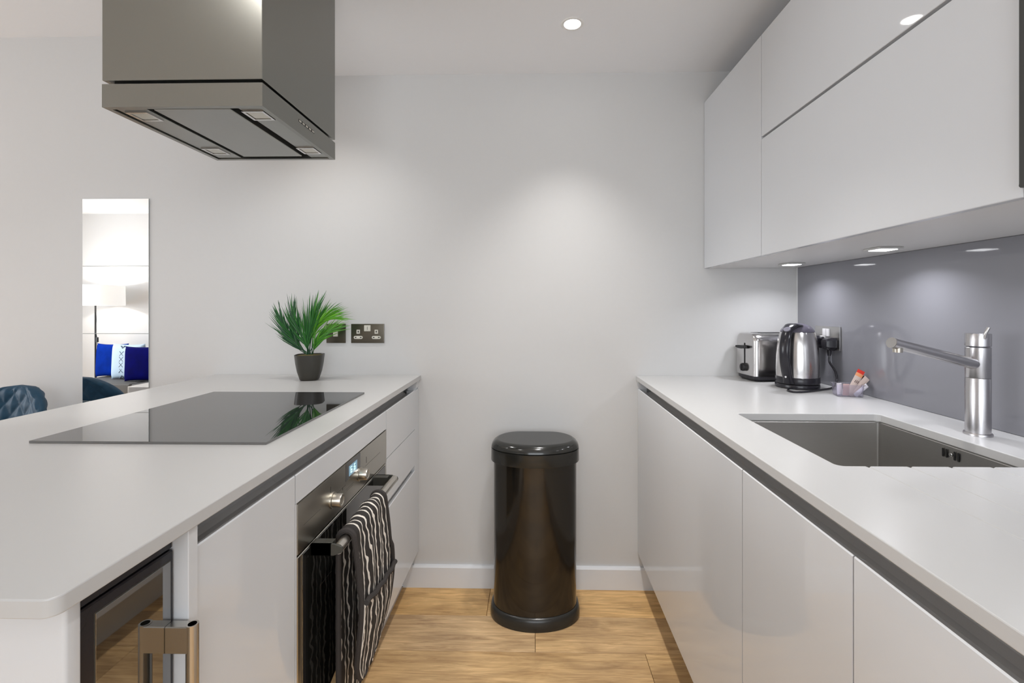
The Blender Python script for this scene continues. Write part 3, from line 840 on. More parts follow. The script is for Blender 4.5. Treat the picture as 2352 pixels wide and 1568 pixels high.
bm = nb(); box(bm, -0.908, -0.722, Y0 + lip + 0.008, Y1 - lip - 0.020, 1.681, 1.697, 0.0015); obj('filter_panel', bm, M_HOODU, t, smooth=False)
for lx, ly in ((-0.961, 1.140), (-0.675, 1.140), (-0.961, 1.400), (-0.675, 1.400)):
    s = 0.027; bm = nb(); frame(bm, lx - s, lx + s, ly - s, ly + s, 0.006, 1.6795, 1.684)
    l_ = obj('lamp_frame', bm, M_CHROME, t, smooth=False)
    bm = nb(); box(bm, lx - s + 0.007, lx + s - 0.007, ly - s + 0.007, ly + s - 0.007, 1.6815, 1.6832, 0.0005); obj('lamp_glass', bm, mat('lamp_glass_off', (0.55, 0.55, 0.50), 0.15, var=0.1), l_, smooth=False)
for k in range(5):
    y = 1.2605 + k * 0.0185
    bm = nb(); box(bm, X1 - 0.001, X1 + 0.0012, y - 0.0062, y + 0.0062, 1.7115, 1.7165, 0.0008)
    obj('control_button', bm, M_KNOB, t, smooth=False)
bm = nb(); box(bm, X1 - 0.0008, X1 + 0.0004, 1.2525, 1.3420, 1.7102, 1.7178); obj('button_surround', bm, M_SLOT, t, smooth=False)

# ------------------------------------------------------------------ right-hand run
RU = [(1.016, 2.004, 'widest white gloss base door of the sink run, nearest the back wall'),
      (0.668, 1.016, 'white gloss base door in the middle of the sink run'),
      (0.068, 0.668, 'white gloss base door of the sink run nearest the camera')]
for y0, y1, lb in RU:
    t = thing('base_cabinet', lb, 'cabinet', (0.78, (y0 + y1) / 2, 0.153))
    bm = nb()
    a, b = y0 + 0.0005, y1 - 0.0005
    x0, x1 = 0.4715, 1.112
    box(bm, x0, x1, a, a + 0.016, 0.153, 0.797); box(bm, x0, x1, b - 0.016, b, 0.153, 0.797)
    box(bm, x0, x1, a + 0.016, b - 0.016, 0.153, 0.171); box(bm, x1 - 0.010, x1, a + 0.016, b - 0.016, 0.171, 0.797)
    box(bm, x0 + 0.036, x0 + 0.052, a, b, 0.797, 0.892)
    obj('carcass', bm, M_CARC, t, smooth=False)
    bm = nb()
    prism(bm, [(0.4715, 0.797), (0.4715, 0.8505), (0.491, 0.8445), (0.503, 0.850), (0.503, 0.892), (0.5065, 0.892), (0.5065, 0.797)], 'y', y0, y1)
    obj('finger_rail', bm, M_RAIL, t, smooth=False)
    front_right(t, 'door', y0, y1, 0.156, 0.860)
t = thing('filler_panel', 'thin white filler at the wall end of the sink run', 'panel', (0.46, 2.013, 0.153))
bm = nb(); box(bm, 0.4525, 0.487, 2.0045, 2.0215, 0.156, 0.857, 0.0008); obj('panel', bm, M_GLOSS, t, smooth=False)
bm = nb(); prism(bm, [(0.4585, 0.857), (0.452, 0.870), (0.4495, 0.892), (0.487, 0.892), (0.487, 0.857)], 'y', 2.003, 2.0215); obj('end_block', bm, M_GLOSS, t, smooth=False)
t = thing('sink_run_plinth', 'recessed white plinth board under the sink run', 'plinth', (0.53, 1.0, 0.0))
bm = nb(); box(bm, 0.535, 0.550, 0.068, 2.005, 0.0, 0.1525, 0.001); obj('board', bm, M_CARC, t, smooth=False)

# worktop with sink cut-out and drainer grooves
t = thing('sink_worktop', 'white stone worktop with a sink cut-out and drainer grooves', 'worktop', (0.78, 0.9, WT - 0.02))
SX0, SX1, SY0, SY1 = 0.570, 0.957, 0.886, 1.317
hole = list(reversed(rrect(SX0, SX1, SY0, SY1, 0.014, 6)))
wt = slab('slab', rrect(XR, 1.1245, -0.2, YW - 0.001, 0.01, 3, (0, 0, 0, 0)), [hole], WT - 0.02, WT, 0.0016, M_WORK, t)
cut = nb(); gz = WT - org(t).z
for gx in (0.625, 0.701, 0.776, 0.852):
    gx -= org(t).x; ya = SY0 + 0.02 - org(t).y; yb = 0.36 - org(t).y
    ym = SY0 - 0.022 - org(t).y
    def gr(y, w, d): return [(gx - w, y, gz + 0.0006), (gx + w, y, gz + 0.0006), (gx + w * .3, y, gz - d), (gx - w * .3, y, gz - d)]
    loft(cut, [gr(ya, 0.0085, 0.0055), gr(SY0 - org(t).y, 0.0062, 0.0040), gr(ym, 0.0028, 0.0020), gr(yb, 0.0022, 0.0008)])
bmesh.ops.recalc_face_normals(cut, faces=cut.faces)
cm = bpy.data.meshes.new('cut'); cut.to_mesh(cm); cut.free()
co = bpy.data.objects.new('cut', cm); COL.objects.link(co); co.location = t.location
md = wt.modifiers.new('b', 'BOOLEAN'); md.operation = 'DIFFERENCE'; md.solver = 'EXACT'; md.object = co
bpy.context.view_layer.update()
dg = bpy.context.evaluated_depsgraph_get(); nm = bpy.data.meshes.new_from_object(wt.evaluated_get(dg))
if len(nm.polygons) > 50: wt.data = nm
wt.modifiers.clear(); bpy.data.objects.remove(co, do_unlink=True)
wt.data.shade_smooth(); wt.data.set_sharp_from_angle(angle=math.radians(14))

# sink bowl
t = thing('sink', 'undermounted square stainless steel sink bowl below the mixer tap', 'sink', (0.7635, 1.10, 0.70))
bm = nb()
e = 0.002
def rr(x0, x1, y0, y1, r, z): return [(x, y, z) for x, y in rrect(x0, x1, y0, y1, r, 6)]
rings = [rr(SX0 - 0.03, SX1 + 0.03, SY0 - 0.03, SY1 + 0.03, 0.03, 0.8925), rr(SX0 - e, SX1 + e, SY0 - e, SY1 + e, 0.004, 0.8925), rr(SX0 - e, SX1 + e, SY0 - e, SY1 + e, 0.004, 0.890),
         rr(SX0 - 0.001, SX1 + 0.001, SY0 - 0.001, SY1 + 0.001, 0.004, 0.8885), rr(SX0 + e, SX1 - e, SY0 + e, SY1 - e, 0.004, 0.71), rr(SX0 + 0.01, SX1 - 0.01, SY0 + 0.01, SY1 - 0.01, 0.012, 0.70)]
R = loft(bm, rings, True, False); bm.faces.new(R[-1])
low = rr(SX0 - 0.004, SX1 + 0.004, SY0 - 0.004, SY1 + 0.004, 0.014, 0.698)
obj('bowl', bm, M_SINK, t, ang=30)
bm = nb(); lathe(bm, [(0.045, 0.7005), (0.045, 0.703), (0.036, 0.7035), (0.034, 0.7015), (0.001, 0.7015)], (0.76, 1.10, 0), n=32); obj('waste_drain', bm, M_CHROME, t)
bm = nb()
xs = SX1 - 0.0008
for y in (1.111, 1.1015, 1.081, 1.0715):
    prism(bm, rrect(y - 0.0024, y + 0.0024, 0.8615, 0.8815, 0.0023, 4), 'x', xs - 0.0006, xs + 0.0002)
ov = obj('overflow_slots', bm, M_SLOT, t)
bm = nb(); lathe(bm, [(0.0042, 0), (0.0036, 0.0015), (0.001, 0.002)], (xs, 1.091, 0.8715), n=20, M=Matrix.Rotation(-PI / 2, 3, 'Y')); obj('overflow_screw', bm, M_CHROME, t)

# mixer tap
TX, TY = 1.033, 1.108
t = thing('mixer_tap', 'brushed steel mixer tap with an angled spout behind the sink', 'tap', (TX, TY, WT))
bm = nb(); lathe(bm, [(0.0262, 0), (0.0262, 0.004), (0.025, 0.0062), (0.0225, 0.0066)], n=40); obj('base_flange', bm, M_SATIN, t, local=True)
bm = nb(); lathe(bm, [(0.0228, 0.0062), (0.0228, 0.1315), (0.0224, 0.1325)], n=48); obj('column', bm, M_SATIN, t, local=True)
bm = nb(); lathe(bm, [(0.0224, 0.1330), (0.0228, 0.1340), (0.0228, 0.2025), (0.0218, 0.2035)], n=48); obj('spout_collar', bm, M_SATIN, t, local=True)
bm = nb(); lathe(bm, [(0.0216, 0.2050), (0.0232, 0.2062), (0.0232, 0.2335), (0.0226, 0.2350), (0.001, 0.2352)], n=48); obj('control_cap', bm, M_SATIN, t, local=True)
bm = nb(); tube(bm, smoothpath([(-0.004, -0.0195, 0.224), (-0.004, -0.0225, 0.236), (0.0, -0.026, 0.250)], 5), lambda q: (0.0042, 0.0036), 14); obj('lever', bm, M_CHROME, t, local=True)
tipl = Vector((0.777 - TX, 1.030 - TY, 1.132 - WT)); bl = Vector((-0.006, -0.004, 0.163))
bm = nb(); cyl(bm, bl, tipl, 0.0124, 32, r2=0.0118); sp_ = obj('spout', bm, M_SATIN, t, local=True)
dirn = (tipl - bl).normalized()
bm = nb(); cyl(bm, tipl + dirn * 0.0002, tipl + dirn * 0.0012, 0.0112, 32); obj('spout_end_cap', bm, M_PLATE, sp_, local=True)
ap = tipl - dirn * 0.018; bm = nb(); cyl(bm, ap + Vector((0, 0, -0.006)), ap + Vector((0, 0, -0.0175)), 0.0098, 24, r2=0.0090); obj('aerator', bm, M_KNOB, sp_, local=True)

# splashback
t = thing('glass_splashback', 'grey back-painted glass splashback behind the tap and kettle', 'splashback', (XS, 1.0, WT))
bm = nb(); box(bm, XS, XS + 0.006, -0.2, 1.998, WT + 0.0005, 1.3745, 0.0008); obj('glass_sheet', bm, M_SPLASH, t, smooth=False)

# socket on the splashback
t = thing('splashback_socket', 'brushed steel double socket on the grey splashback beside the kettle', 'socket', (XS, 1.790, 1.093))
t.rotation_euler = (0, 0, -PI / 2)
obj('plate', plate_bm(0.146, 0.086, 0.008), M_PLATE, t, local=True)
bm = nb(); box(bm, 0.001, 0.019, -0.0125, -0.008, 0.006, 0.034, 0.0015, 2); obj('rocker_switch', bm, M_WHITEPL, t, local=True)
bm = nb(); box(bm, -0.020, -0.001, -0.0125, -0.008, 0.006, 0.034, 0.0015, 2); obj('rocker_switch', bm, M_WHITEPL, t, local=True)
def plug(y, z, label, wsc=1.0):
    p = thing('mains_plug', label, 'plug', (XS - 0.0085, y, z))
    bm = nb()
    pts = []
    for (x, s) in ((0, 1.0), (-0.012, 1.0), (-0.024, 0.92), (-0.034, 0.70)):
        w, h = 0.0235 * s, 0.0235 * s
        pts.append([(x, -w, h * .62), (x, -w * .62, h), (x, w * .62, h), (x, w, h * .62), (x, w, -h * .5), (x, w * .45, -h), (x, -w * .45, -h), (x, -w, -h * .5)])
    loft(bm, pts); bevel_all(bm, 0.0012, 2, 25); obj('plug_body', bm, M_BLKPL, p, local=True)
    bm = nb(); cyl(bm, (-0.014, 0, -0.022), (-0.014, 0, -0.044), 0.0072, 16, r2=0.0046)
    for k in range(4): cyl(bm, (-0.014, 0, -0.0265 - k * 0.0045), (-0.014, 0, -0.0285 - k * 0.0045), 0.0078 - k * 0.0007, 16)
    obj('strain_relief', bm, M_BLKPL, p, local=True)
    return p
plug(1.752, 1.072, 'black plug with a hanging cord, in the splashback socket right of the kettle')
plug(1.829, 1.076, 'black plug mostly hidden behind the kettle')
def cable(name, pts, r, label, m=M_BLKPL, k=10):
    bm = nb(); tube(bm, smoothpath(pts, k), r, 10)
    return tag(obj(name, bm, m), label, 'cord')
xc = XS - 0.0225
cable('mains_cable', [(xc, 1.752, 1.027), (xc, 1.750, 1.005), (xc + 0.010, 1.732, 0.972), (xc + 0.008, 1.722, 0.940), (1.078, 1.705, 0.9195), (1.030, 1.680, 0.9167),
                      (0.955, 1.640, 0.9165), (0.905, 1.630, 0.9165), (0.893, 1.652, 0.9165), (0.905, 1.676, 0.9168), (0.920, 1.696, 0.9175)], 0.0034,
      'thin black cord looping from the plug down around the kettle base')
cable('mains_cable', [(XS - 0.0225, 1.829, 1.031), (XS - 0.018, 1.845, 0.985), (XS - 0.014, 1.90, 0.935), (1.100, 1.945, 0.9175), (1.092, 1.975, 0.9170), (1.084, 1.985, 0.9170)], 0.003,
      'black cord running behind the kettle towards the toaster')

# ------------------------------------------------------------------ kettle
KX, KY = 0.979, 1.752
t = thing('electric_kettle', 'brushed steel cordless kettle with a black handle beside the toaster', 'kettle', (KX, KY, WT))
bm = nb(); lathe(bm, [(0.066, 0), (0.0725, 0.002), (0.0735, 0.010), (0.0715, 0.0155), (0.060, 0.0165)], n=56); obj('power_base', bm, M_BLKPL, t, local=True)
bm = nb(); lathe(bm, [(0.062, 0.0170), (0.0725, 0.0180), (0.0735, 0.022), (0.0728, 0.040), (0.0718, 0.0415)], n=56); obj('lower_band', bm, M_BLKPL, t, local=True)
prof = [(0.0712, 0.0415), (0.0716, 0.050), (0.0712, 0.080), (0.0700, 0.115), (0.0678, 0.145), (0.0640, 0.172), (0.0582, 0.196), (0.0555, 0.2035)]
bm = nb(); lathe(bm, prof, n=64); obj('steel_body', bm, M_KETTLE, t, local=True)
bm = nb(); lathe(bm, [(0.0558, 0.2040), (0.0562, 0.2062), (0.053, 0.2130), (0.045, 0.2225), (0.033, 0.2305), (0.018, 0.2350), (0.001, 0.2362)], n=56)
obj('lid', bm, mat('lid_plastic', (0.11, 0.10, 0.13), 0.22, var=0.05), t, local=True)
hd = Vector((-0.78, -0.63, 0)).normalized(); hs = Vector((-hd.y, hd.x, 0))
def K(r, z): return hd * r + Vector((0, 0, z))
pth = smoothpath([K(0.026, 0.2285), K(0.050, 0.2260), K(0.076, 0.2130), K(0.096, 0.186), K(0.106, 0.148), K(0.1035, 0.105), K(0.092, 0.068), K(0.0765, 0.036), K(0.0705, 0.022)], 8)
def hr(q):
    w = 0.0175 if q > 0.25 else 0.0175 + 0.014 * (1 - q / 0.25)
    if q > 0.85: w = 0.0175 + 0.003 * (q - 0.85) / 0.15
    return (w, 0.0095 if 0.1 < q else 0.0060 + 0.035 * q)
bm = nb(); tube(bm, pth, hr, 18, side=hs); hnd = obj('handle', bm, M_BLKPL, t, local=True, ang=60)
bp_ = K(0.082, 0.2125); nrm = (hd * 0.65 + Vector((0, 0, 0.76))).normalized()
bm = nb(); cyl(bm, bp_ , bp_ + nrm * 0.0065, 0.0125, 28, r2=0.0115); obj('lid_button', bm, mat('button_grey', (0.30, 0.29, 0.34), 0.25, metal=0.5), hnd, local=True)
bm = nb(); lp = K(0.0960, 0.046); lathe(bm, [(0.0035, 0), (0.0025, 0.0015), (0.0006, 0.002)], lp + Vector((0, 0, 0)), n=14, M=hd.to_track_quat('Z', 'Y').to_matrix()); obj('power_light', bm, M_WHITEPL, hnd, local=True)
sd = -hd
bm = nb(); r0 = [sd * 0.052 + hs * 0.020 + Vector((0, 0, 0.150)), sd * 0.052 - hs * 0.020 + Vector((0, 0, 0.150)), sd * 0.050 - hs * 0.024 + Vector((0, 0, 0.203)), sd * 0.050 + hs * 0.024 + Vector((0, 0, 0.203))]
r1 = [sd * 0.068 + hs * 0.003 + Vector((0, 0, 0.165)), sd * 0.068 - hs * 0.003 + Vector((0, 0, 0.165)), sd * 0.083 - hs * 0.006 + Vector((0, 0, 0.203)), sd * 0.083 + hs * 0.006 + Vector((0, 0, 0.203))]
loft(bm, [r0, r1]); obj('spout', bm, M_KETTLE, t, local=True)

# ------------------------------------------------------------------ toaster
t = thing('toaster', 'polished steel two-slice toaster with black lever, left of the kettle', 'toaster', (0.969, 1.936, WT), math.radians(7))
HL, HWd = 0.1055, 0.068
def tprof(w, z0, z1, r, n=7):
    out = [(-w, z0), (w, z0)]
    for i in range(n + 1):
        a = PI / 2 * i / n; out.append((w - r + r * math.cos(a), z1 - r + r * math.sin(a)))
    for i in range(n + 1):
        a = PI / 2 + PI / 2 * i / n; out.append((-w + r + r * math.cos(a), z1 - r + r * math.sin(a)))
    return out
bm = nb()
def tring(x, w, z0, z1, r): return [(x, y, z) for y, z in tprof(w, z0, z1, r)]
loft(bm, [tring(-HL + 0.030, HWd, 0.024, 0.190, 0.034), tring(HL - 0.030, HWd, 0.024, 0.190, 0.034)])
obj('shell', bm, M_CHROME, t, local=True)
for s in (-1, 1):
    bm = nb(); q = [tring(s * (HL - 0.0302), HWd + 0.0012, 0.022, 0.1915, 0.035), tring(s * (HL - 0.018), HWd + 0.0008, 0.022, 0.191, 0.035), tring(s * (HL - 0.004), HWd - 0.002, 0.022, 0.1885, 0.034), tring(s * (HL - 0.0005), HWd - 0.007, 0.022, 0.184, 0.031), tring(s * (HL + 0.001), HWd - 0.014, 0.022, 0.178, 0.027)]
    loft(bm, q); obj('end_panel', bm, M_KETTLE, t, local=True, ang=50)
bm = nb(); loft(bm, [[(x, y, 0.003) for x, y in rrect(-HL + 0.01, HL - 0.01, -HWd + 0.008, HWd - 0.008, 0.02)], [(x, y, 0.010) for x, y in rrect(-HL, HL, -HWd + 0.001, HWd - 0.001, 0.03)], [(x, y, 0.0225) for x, y in rrect(-HL - 0.001, HL + 0.001, -HWd - 0.001, HWd + 0.001, 0.032)]])
obj('base', bm, M_BLKPL, t, local=True)
for fx in (-0.07, 0.07):
    for fy in (-0.045, 0.045):
        bm = nb(); cyl(bm, (fx, fy, 0), (fx, fy, 0.004), 0.009, 16); obj('foot', bm, M_DARK, t, local=True)
for y in (-0.024, 0.024):
    bm = nb(); box(bm, -0.060, 0.060, y - 0.011, y + 0.011, 0.1885, 0.1908); obj('bread_slot', bm, M_SLOT, t, local=True)
bm = nb(); box(bm, -HL - 0.0030, -HL - 0.0008, -0.0020, 0.0020, 0.050, 0.150); obj('lever_slot', bm, M_SLOT, t, local=True)
bm = nb(); box(bm, -HL - 0.009, -HL, -0.0055, 0.0055, 0.127, 0.139)
prism(bm, [(-0.030, 0.132), (-0.012, 0.128), (0.012, 0.128), (0.030, 0.132), (0.028, 0.139), (0, 0.1415), (-0.028, 0.139)], 'x', -HL - 0.024, -HL - 0.008)
bevel_all(bm, 0.0015, 2); obj('lever', bm, M_DARK, t, local=True)
bm = nb(); lathe(bm, [(0.016, 0.0), (0.0165, 0.010), (0.014, 0.014), (0.001, 0.0145)], (-HL - 0.001, 0.0, 0.052), n=20, M=Matrix.Rotation(-PI / 2, 3, 'Y'))
box(bm, -HL - 0.019, -HL - 0.012, -0.0028, 0.0028, 0.038, 0.066, 0.001); obj('browning_knob', bm, M_DARK, t, local=True)

# ------------------------------------------------------------------ clear tub of drink sachets
RZ = math.radians(-14)
t = thing('plastic_tub', 'small clear plastic tub of drink sachets by the splashback', 'tub', (1.050, 1.583, WT), RZ)
bm = nb()
def tr(w, h, z, r=0.006): return [(x, y, z) for x, y in rrect(-w, w, -h, h, r, 4)]
rings = [tr(0.037, 0.024, 0.0005), tr(0.040, 0.027, 0.038), tr(0.0435, 0.0305, 0.0385), tr(0.0435, 0.0305, 0.0400), tr(0.0392, 0.0262, 0.0400), tr(0.0362, 0.0232, 0.0020)]
R = loft(bm, rings, True, False); bm.faces.new(list(reversed(R[0]))); bm.faces.new(R[-1])
obj('tub_wall', bm, M_PLASTCLR, t, local=True, ang=25)
tm = Matrix.Translation((1.050, 1.583, WT)) @ Matrix.Rotation(RZ, 4, 'Z')
def sachet(px, py, lean, spin, ln, label, m, tip=None, wd=0.013, dark=False, print_=False, z=0.004, lean2=0.0):
    o = thing('drink_sachet', label, 'sachet', tm @ Vector((px, py, z)), 0)
    o.rotation_euler = (lean2, lean, spin)
    bm = nb(); n = 8; rings = []
    for i in range(n + 1):
        s = i / n; th = 0.0026 * math.sin(PI * min(1, max(0.0, s))) + 0.0004
        rings.append([(-wd, 0, ln * s), (-wd * .4, -th, ln * s), (wd * .4, -th, ln * s), (wd, 0, ln * s), (wd * .4, th, ln * s), (-wd * .4, th, ln * s)])
    if tip: k = 6; loft(bm, rings[:k + 1])
    else: loft(bm, rings)
    obj('sachet_body', bm, m, o, local=True, ang=60)
    if tip:
        bm = nb(); loft(bm, rings[6:7 + 1]); obj('sachet_band', bm, M_SACHO, o, local=True, ang=60)
        bm = nb(); loft(bm, rings[7:]); obj('sachet_tip', bm, tip, o, local=True, ang=60)
    if print_:
        bm = nb()
        for k in range(3): prism(bm, [(-0.006 + k * 0.005, ln * .50), (-0.0045 + k * 0.005, ln * .50), (-0.0025 + k * 0.005, ln * .60), (-0.004 + k * 0.005, ln * .60)], 'y', -0.0034, -0.0022)
        obj('printed_mark', bm, M_SACHB, o, local=True, smooth=False)
    return o
sachet(0.000, -0.010, math.radians(27), 0.0, 0.092, 'tallest sachet in the tub, cream with a red and orange top', M_SACH, M_SACHR, wd=0.0125, print_=True)
sachet(-0.012, -0.019, math.radians(3), 0.05, 0.038, 'short pink sachet standing against the front of the tub', M_SACHP, wd=0.011)
sachet(0.001, 0.000, math.radians(33), -0.1, 0.080, 'narrow dark brown sachet wedged behind the red-topped one', M_SACHB, wd=0.0090)
sachet(0.009, -0.008, math.radians(43), 0.05, 0.078, 'cream sachet leaning far over the right rim of the tub', M_SACH, wd=0.0105)
sachet(0.006, 0.008, math.radians(36), -0.05, 0.080, 'pinkish cream sachet at the back right of the tub', M_SACHP, wd=0.012)
sachet(0.016, -0.014, math.radians(52), 0.1, 0.055, 'small white sachet lying lowest on the right rim', M_SACHW, wd=0.008)
sachet(-0.024, -0.004, math.radians(-4), 0.1, 0.038, 'white sachet at the left side of the tub', M_SACHW, wd=0.009)

# ------------------------------------------------------------------ wall cabinets
XU = 0.735
def upper_front(parent, name, y0, y1, z0, z1):
    bm = nb(); box(bm, XU, XU + 0.018, y0 + 0.0012, y1 - 0.0012, z0, z1, 0.0012); return obj(name, bm, M_GLOSS, parent, smooth=False)
t = thing('wall_cabinet', 'tall narrow white gloss wall cabinet against the back wall', 'cabinet', (0.93, 1.77, 1.376))
bm = nb(); box(bm, XU + 0.019, 1.123, 1.5215, 2.0215, 1.380, 2.080, 0.001); obj('carcass', bm, M_CARC, t, smooth=False)
upper_front(t, 'door', 1.5215, 2.021, 1.374, 2.083)
t = thing('wall_cabinet', 'wide white gloss wall cabinet with two stacked lift-up flaps', 'cabinet', (0.93, 1.12, 1.376))
bm = nb(); box(bm, XU + 0.019, 1.123, 0.7165, 1.5205, 1.380, 2.080, 0.001); obj('carcass', bm, M_CARC, t, smooth=False)
upper_front(t, 'flap_door', 0.7165, 1.5205, 1.374, 1.7475)
upper_front(t, 'flap_door', 0.7165, 1.5205, 1.7555, 2.083)
t = thing('wall_cabinet', 'dark edged wall cabinet just entering the frame at the right', 'cabinet', (0.93, 0.6, 1.376))
bm = nb(); box(bm, XU + 0.019, 1.123, 0.30, 0.7155, 1.380, 2.080, 0.001); obj('carcass', bm, M_CARC, t, smooth=False)
upper_front(t, 'door', 0.30, 0.7155, 1.374, 2.083)
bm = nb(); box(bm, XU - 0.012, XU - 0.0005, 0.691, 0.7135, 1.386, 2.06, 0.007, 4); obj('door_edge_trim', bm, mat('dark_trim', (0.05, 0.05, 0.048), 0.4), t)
for y0, y1 in ((1.5215, 2.0215), (0.7165, 1.5205), (0.30, 0.7155)): pass
t = thing('light_pelmet', 'white soffit board under the wall cabinets holding the square lights', 'panel', (0.93, 1.1, 1.374))
bm = nb(); box(bm, XU + 0.0195, 1.116, 0.30, 2.0215, 1.3748, 1.3797); obj('board', bm, M_CARC, t, smooth=False)
for i, (y, lb) in enumerate(((1.795, 'square under-cabinet light nearest the back wall'), (1.333, 'square under-cabinet light in the middle, above the sink'), (0.875, 'square under-cabinet light cut by the right frame edge'))):
    t = thing('cabinet_light', lb, 'light', (0.982, y, 1.3745), 0)
    bm = nb(); box(bm, -0.033, 0.033, -0.033, 0.033, -0.0060, -0.0002, 0.0008); obj('plate', bm, M_LEDPL, t, local=True)
    bm = nb(); box(bm, -0.0235, 0.0235, -0.0235, 0.0235, -0.0072, -0.0058, 0.0004); obj('diffuser', bm, M_LED, t, local=True)
    a_ = area('cabinet_light_beam', (0.982, y, 1.3655), (0, 0, 0), 0.045, 0.045, 0.58, (0.93, 0.94, 1.0))
    a_.data.spread = math.radians(140)

# ------------------------------------------------------------------ bin
t = thing('waste_bin', 'tall glossy black D-shaped kitchen bin standing before the back wall', 'bin', (0.010, 1.850, 0))
def dshape(a, bf, bb, r, z, n=44):
    """plan outline: elliptical front, flat back with rounded corners"""
    out = []
    for i in range(n + 1):
        q = PI * i / n; out.append((-a * math.cos(q), -bf * math.sin(q), z))
    for (cx, cy, a0) in ((a - r, bb - r, 0), (-(a - r), bb - r, PI / 2)):
        for i in range(9):
            q = a0 + PI / 2 * i / 8; out.append((cx + r * math.cos(q), cy + r * math.sin(q), z))
    return out
def dl(bm, L):   # L of (outset, z)
    return [dshape(0.163 + o, 0.103 + o, 0.113 + o * .3, 0.088, z) for o, z in L]
bm = nb(); loft(bm, dl(bm, [(0.0105, 0.0), (0.0125, 0.006), (0.0125, 0.026), (0.009, 0.040), (0.004, 0.0465), (-0.002, 0.048)])); obj('base_ring', bm, M_BINR, t, local=True, ang=50)
bm = nb(); loft(bm, dl(bm, [(0.0, 0.046), (0.0, 0.64)])); obj('body', bm, M_BIN, t, local=True, ang=50)
bm = nb(); loft(bm, dl(bm, [(0.003, 0.610), (0.0095, 0.6085), (0.0105, 0.611), (0.0095, 0.6555), (0.006, 0.6575)])); obj('lid_band', bm, M_BINL, t, local=True, ang=50)
bm = nb(); loft(bm, dl(bm, [(0.006, 0.6585), (0.0092, 0.6600), (0.0075, 0.669), (0.001, 0.6785), (-0.008, 0.6855), (-0.016, 0.6885), (-0.0185, 0.6885)])); obj('lid_rim', bm, M_BINL, t, local=True, ang=60)
bm = nb(); loft(bm, dl(bm, [(-0.0185, 0.6880), (-0.022, 0.6872), (-0.060, 0.6845), (-0.098, 0.6838)])[:]); obj('touch_lid', bm, M_BINT, t, local=True, ang=60)

# ------------------------------------------------------------------ living end: chair, table, sofa, cushions, lamp
t = thing('dining_chair', 'dark teal quilted leather chair beyond the island, its back near the wall', 'chair', (-2.125, 1.675, 0), 0)
def quilt(u, v, cell=0.064):
    a = (u + v) / cell; b = (u - v) / cell
    da = abs(a - round(a)); db = abs(b - round(b)); d = min(da, db)
    return min(1, d / 0.42) ** 0.6
bm = nb(); NU, NV = 90, 56; F = []; B = []
for j in range(NV + 1):
    v = j / NV; z = 0.50 + 0.385 * v
    k = 1 - max(0, (v - 0.62) / 0.38) ** 2.6
    hwid = (0.140 + 0.040 * math.sin(PI * min(1, v * 0.95 + 0.05))) * max(0.0, k) ** 0.42 + 0.004
    rf = []; rb = []
    for i in range(NU + 1):
        u = -1 + 2 * i / NU; x = u * hwid
        y = 0.165 + 0.06 * (v) - 1.9 * x * x
        ed = min(1, (1 - abs(u)) * hwid / 0.018, (1 - v) * 0.40 / 0.014 if v > 0.8 else 1) 
        q = quilt(x, z * 0.75) * 0.0085 * ed
        th = 0.004 + 0.014 * math.sqrt(max(0, ed))
        rf.append(bm.verts.new((x, y - th - q, z))); rb.append(bm.verts.new((x, y + th + q, z)))
    F.append(rf); B.append(rb)
for j in range(NV):
    for i in range(NU):
        bm.faces.new((F[j][i], F[j][i + 1], F[j + 1][i + 1], F[j + 1][i])); bm.faces.new((B[j][i], B[j + 1][i], B[j + 1][i + 1], B[j][i + 1]))
    for i in (0, NU): bm.faces.new((F[j][i], F[j + 1][i], B[j + 1][i], B[j][i]))
for j in (0, NV):
    for i in range(NU): bm.faces.new((F[j][i], F[j][i + 1], B[j][i + 1], B[j][i]))
obj('backrest', bm, M_VELVET, t, local=True, ang=80)
bm = nb(); loft(bm, [[(x, y, z) for x, y in rrect(-w, w, -w - 0.02, w, 0.06)] for w, z in ((0.19, 0.425), (0.215, 0.44), (0.22, 0.475), (0.20, 0.497), (0.15, 0.502))]); obj('seat', bm, M_VELVET, t, local=True, ang=50)
for sx in (-1, 1):
    for sy in (-1, 1):
        bm = nb(); cyl(bm, (sx * 0.20, sy * 0.20 - 0.01, 0), (sx * 0.14, sy * 0.14 - 0.01, 0.43), 0.008, 12, r2=0.013); obj('leg', bm, M_DARK, t, local=True)
t2 = thing('dining_table', 'white dining table beside the island, seen in the mirror', 'table', (-1.875, 0.7, 0))
bm = nb(); prism(bm, rrect(-0.445, 0.445, -0.70, 0.72, 0.03), 'z', 0.715, 0.752); bevel_all(bm, 0.002, 1, 60); obj('tabletop', bm, M_TABLE, t2, local=True)
for sx in (-1, 1):
    for sy in (-1, 1):
        bm = nb(); box(bm, sx * 0.38 - 0.025, sx * 0.38 + 0.025, sy * 0.62 - 0.025, sy * 0.62 + 0.025, 0, 0.715, 0.003); obj('leg', bm, M_TABLE, t2, local=True)

t = thing('sofa', 'grey fabric sofa along the far living room wall, seen in the mirror', 'sofa', (-3.95, -1.38, 0))
bm = nb(); box(bm, -1.25, 1.25, -0.42, 0.42, 0.09, 0.26, 0.02, 2); obj('frame', bm, M_SOFA, t, local=True)
bm = nb(); box(bm, -1.25, 1.25, -0.44, -0.24, 0.26, 0.66, 0.04, 3); obj('backrest', bm, M_SOFA, t, local=True)
for x0, x1 in ((-1.24, -0.42), (-0.41, 0.41), (0.42, 1.24)):
    bm = nb(); box(bm, x0, x1, -0.235, 0.43, 0.2605, 0.370, 0.03, 3); obj('seat_cushion', bm, M_SOFA, t, local=True)
for x in (-1.15, 1.15):
    for y in (-0.35, 0.35):
        bm = nb(); cyl(bm, (x, y, 0), (x, y, 0.09), 0.02, 14, r2=0.026); obj('leg', bm, M_DARK, t, local=True)

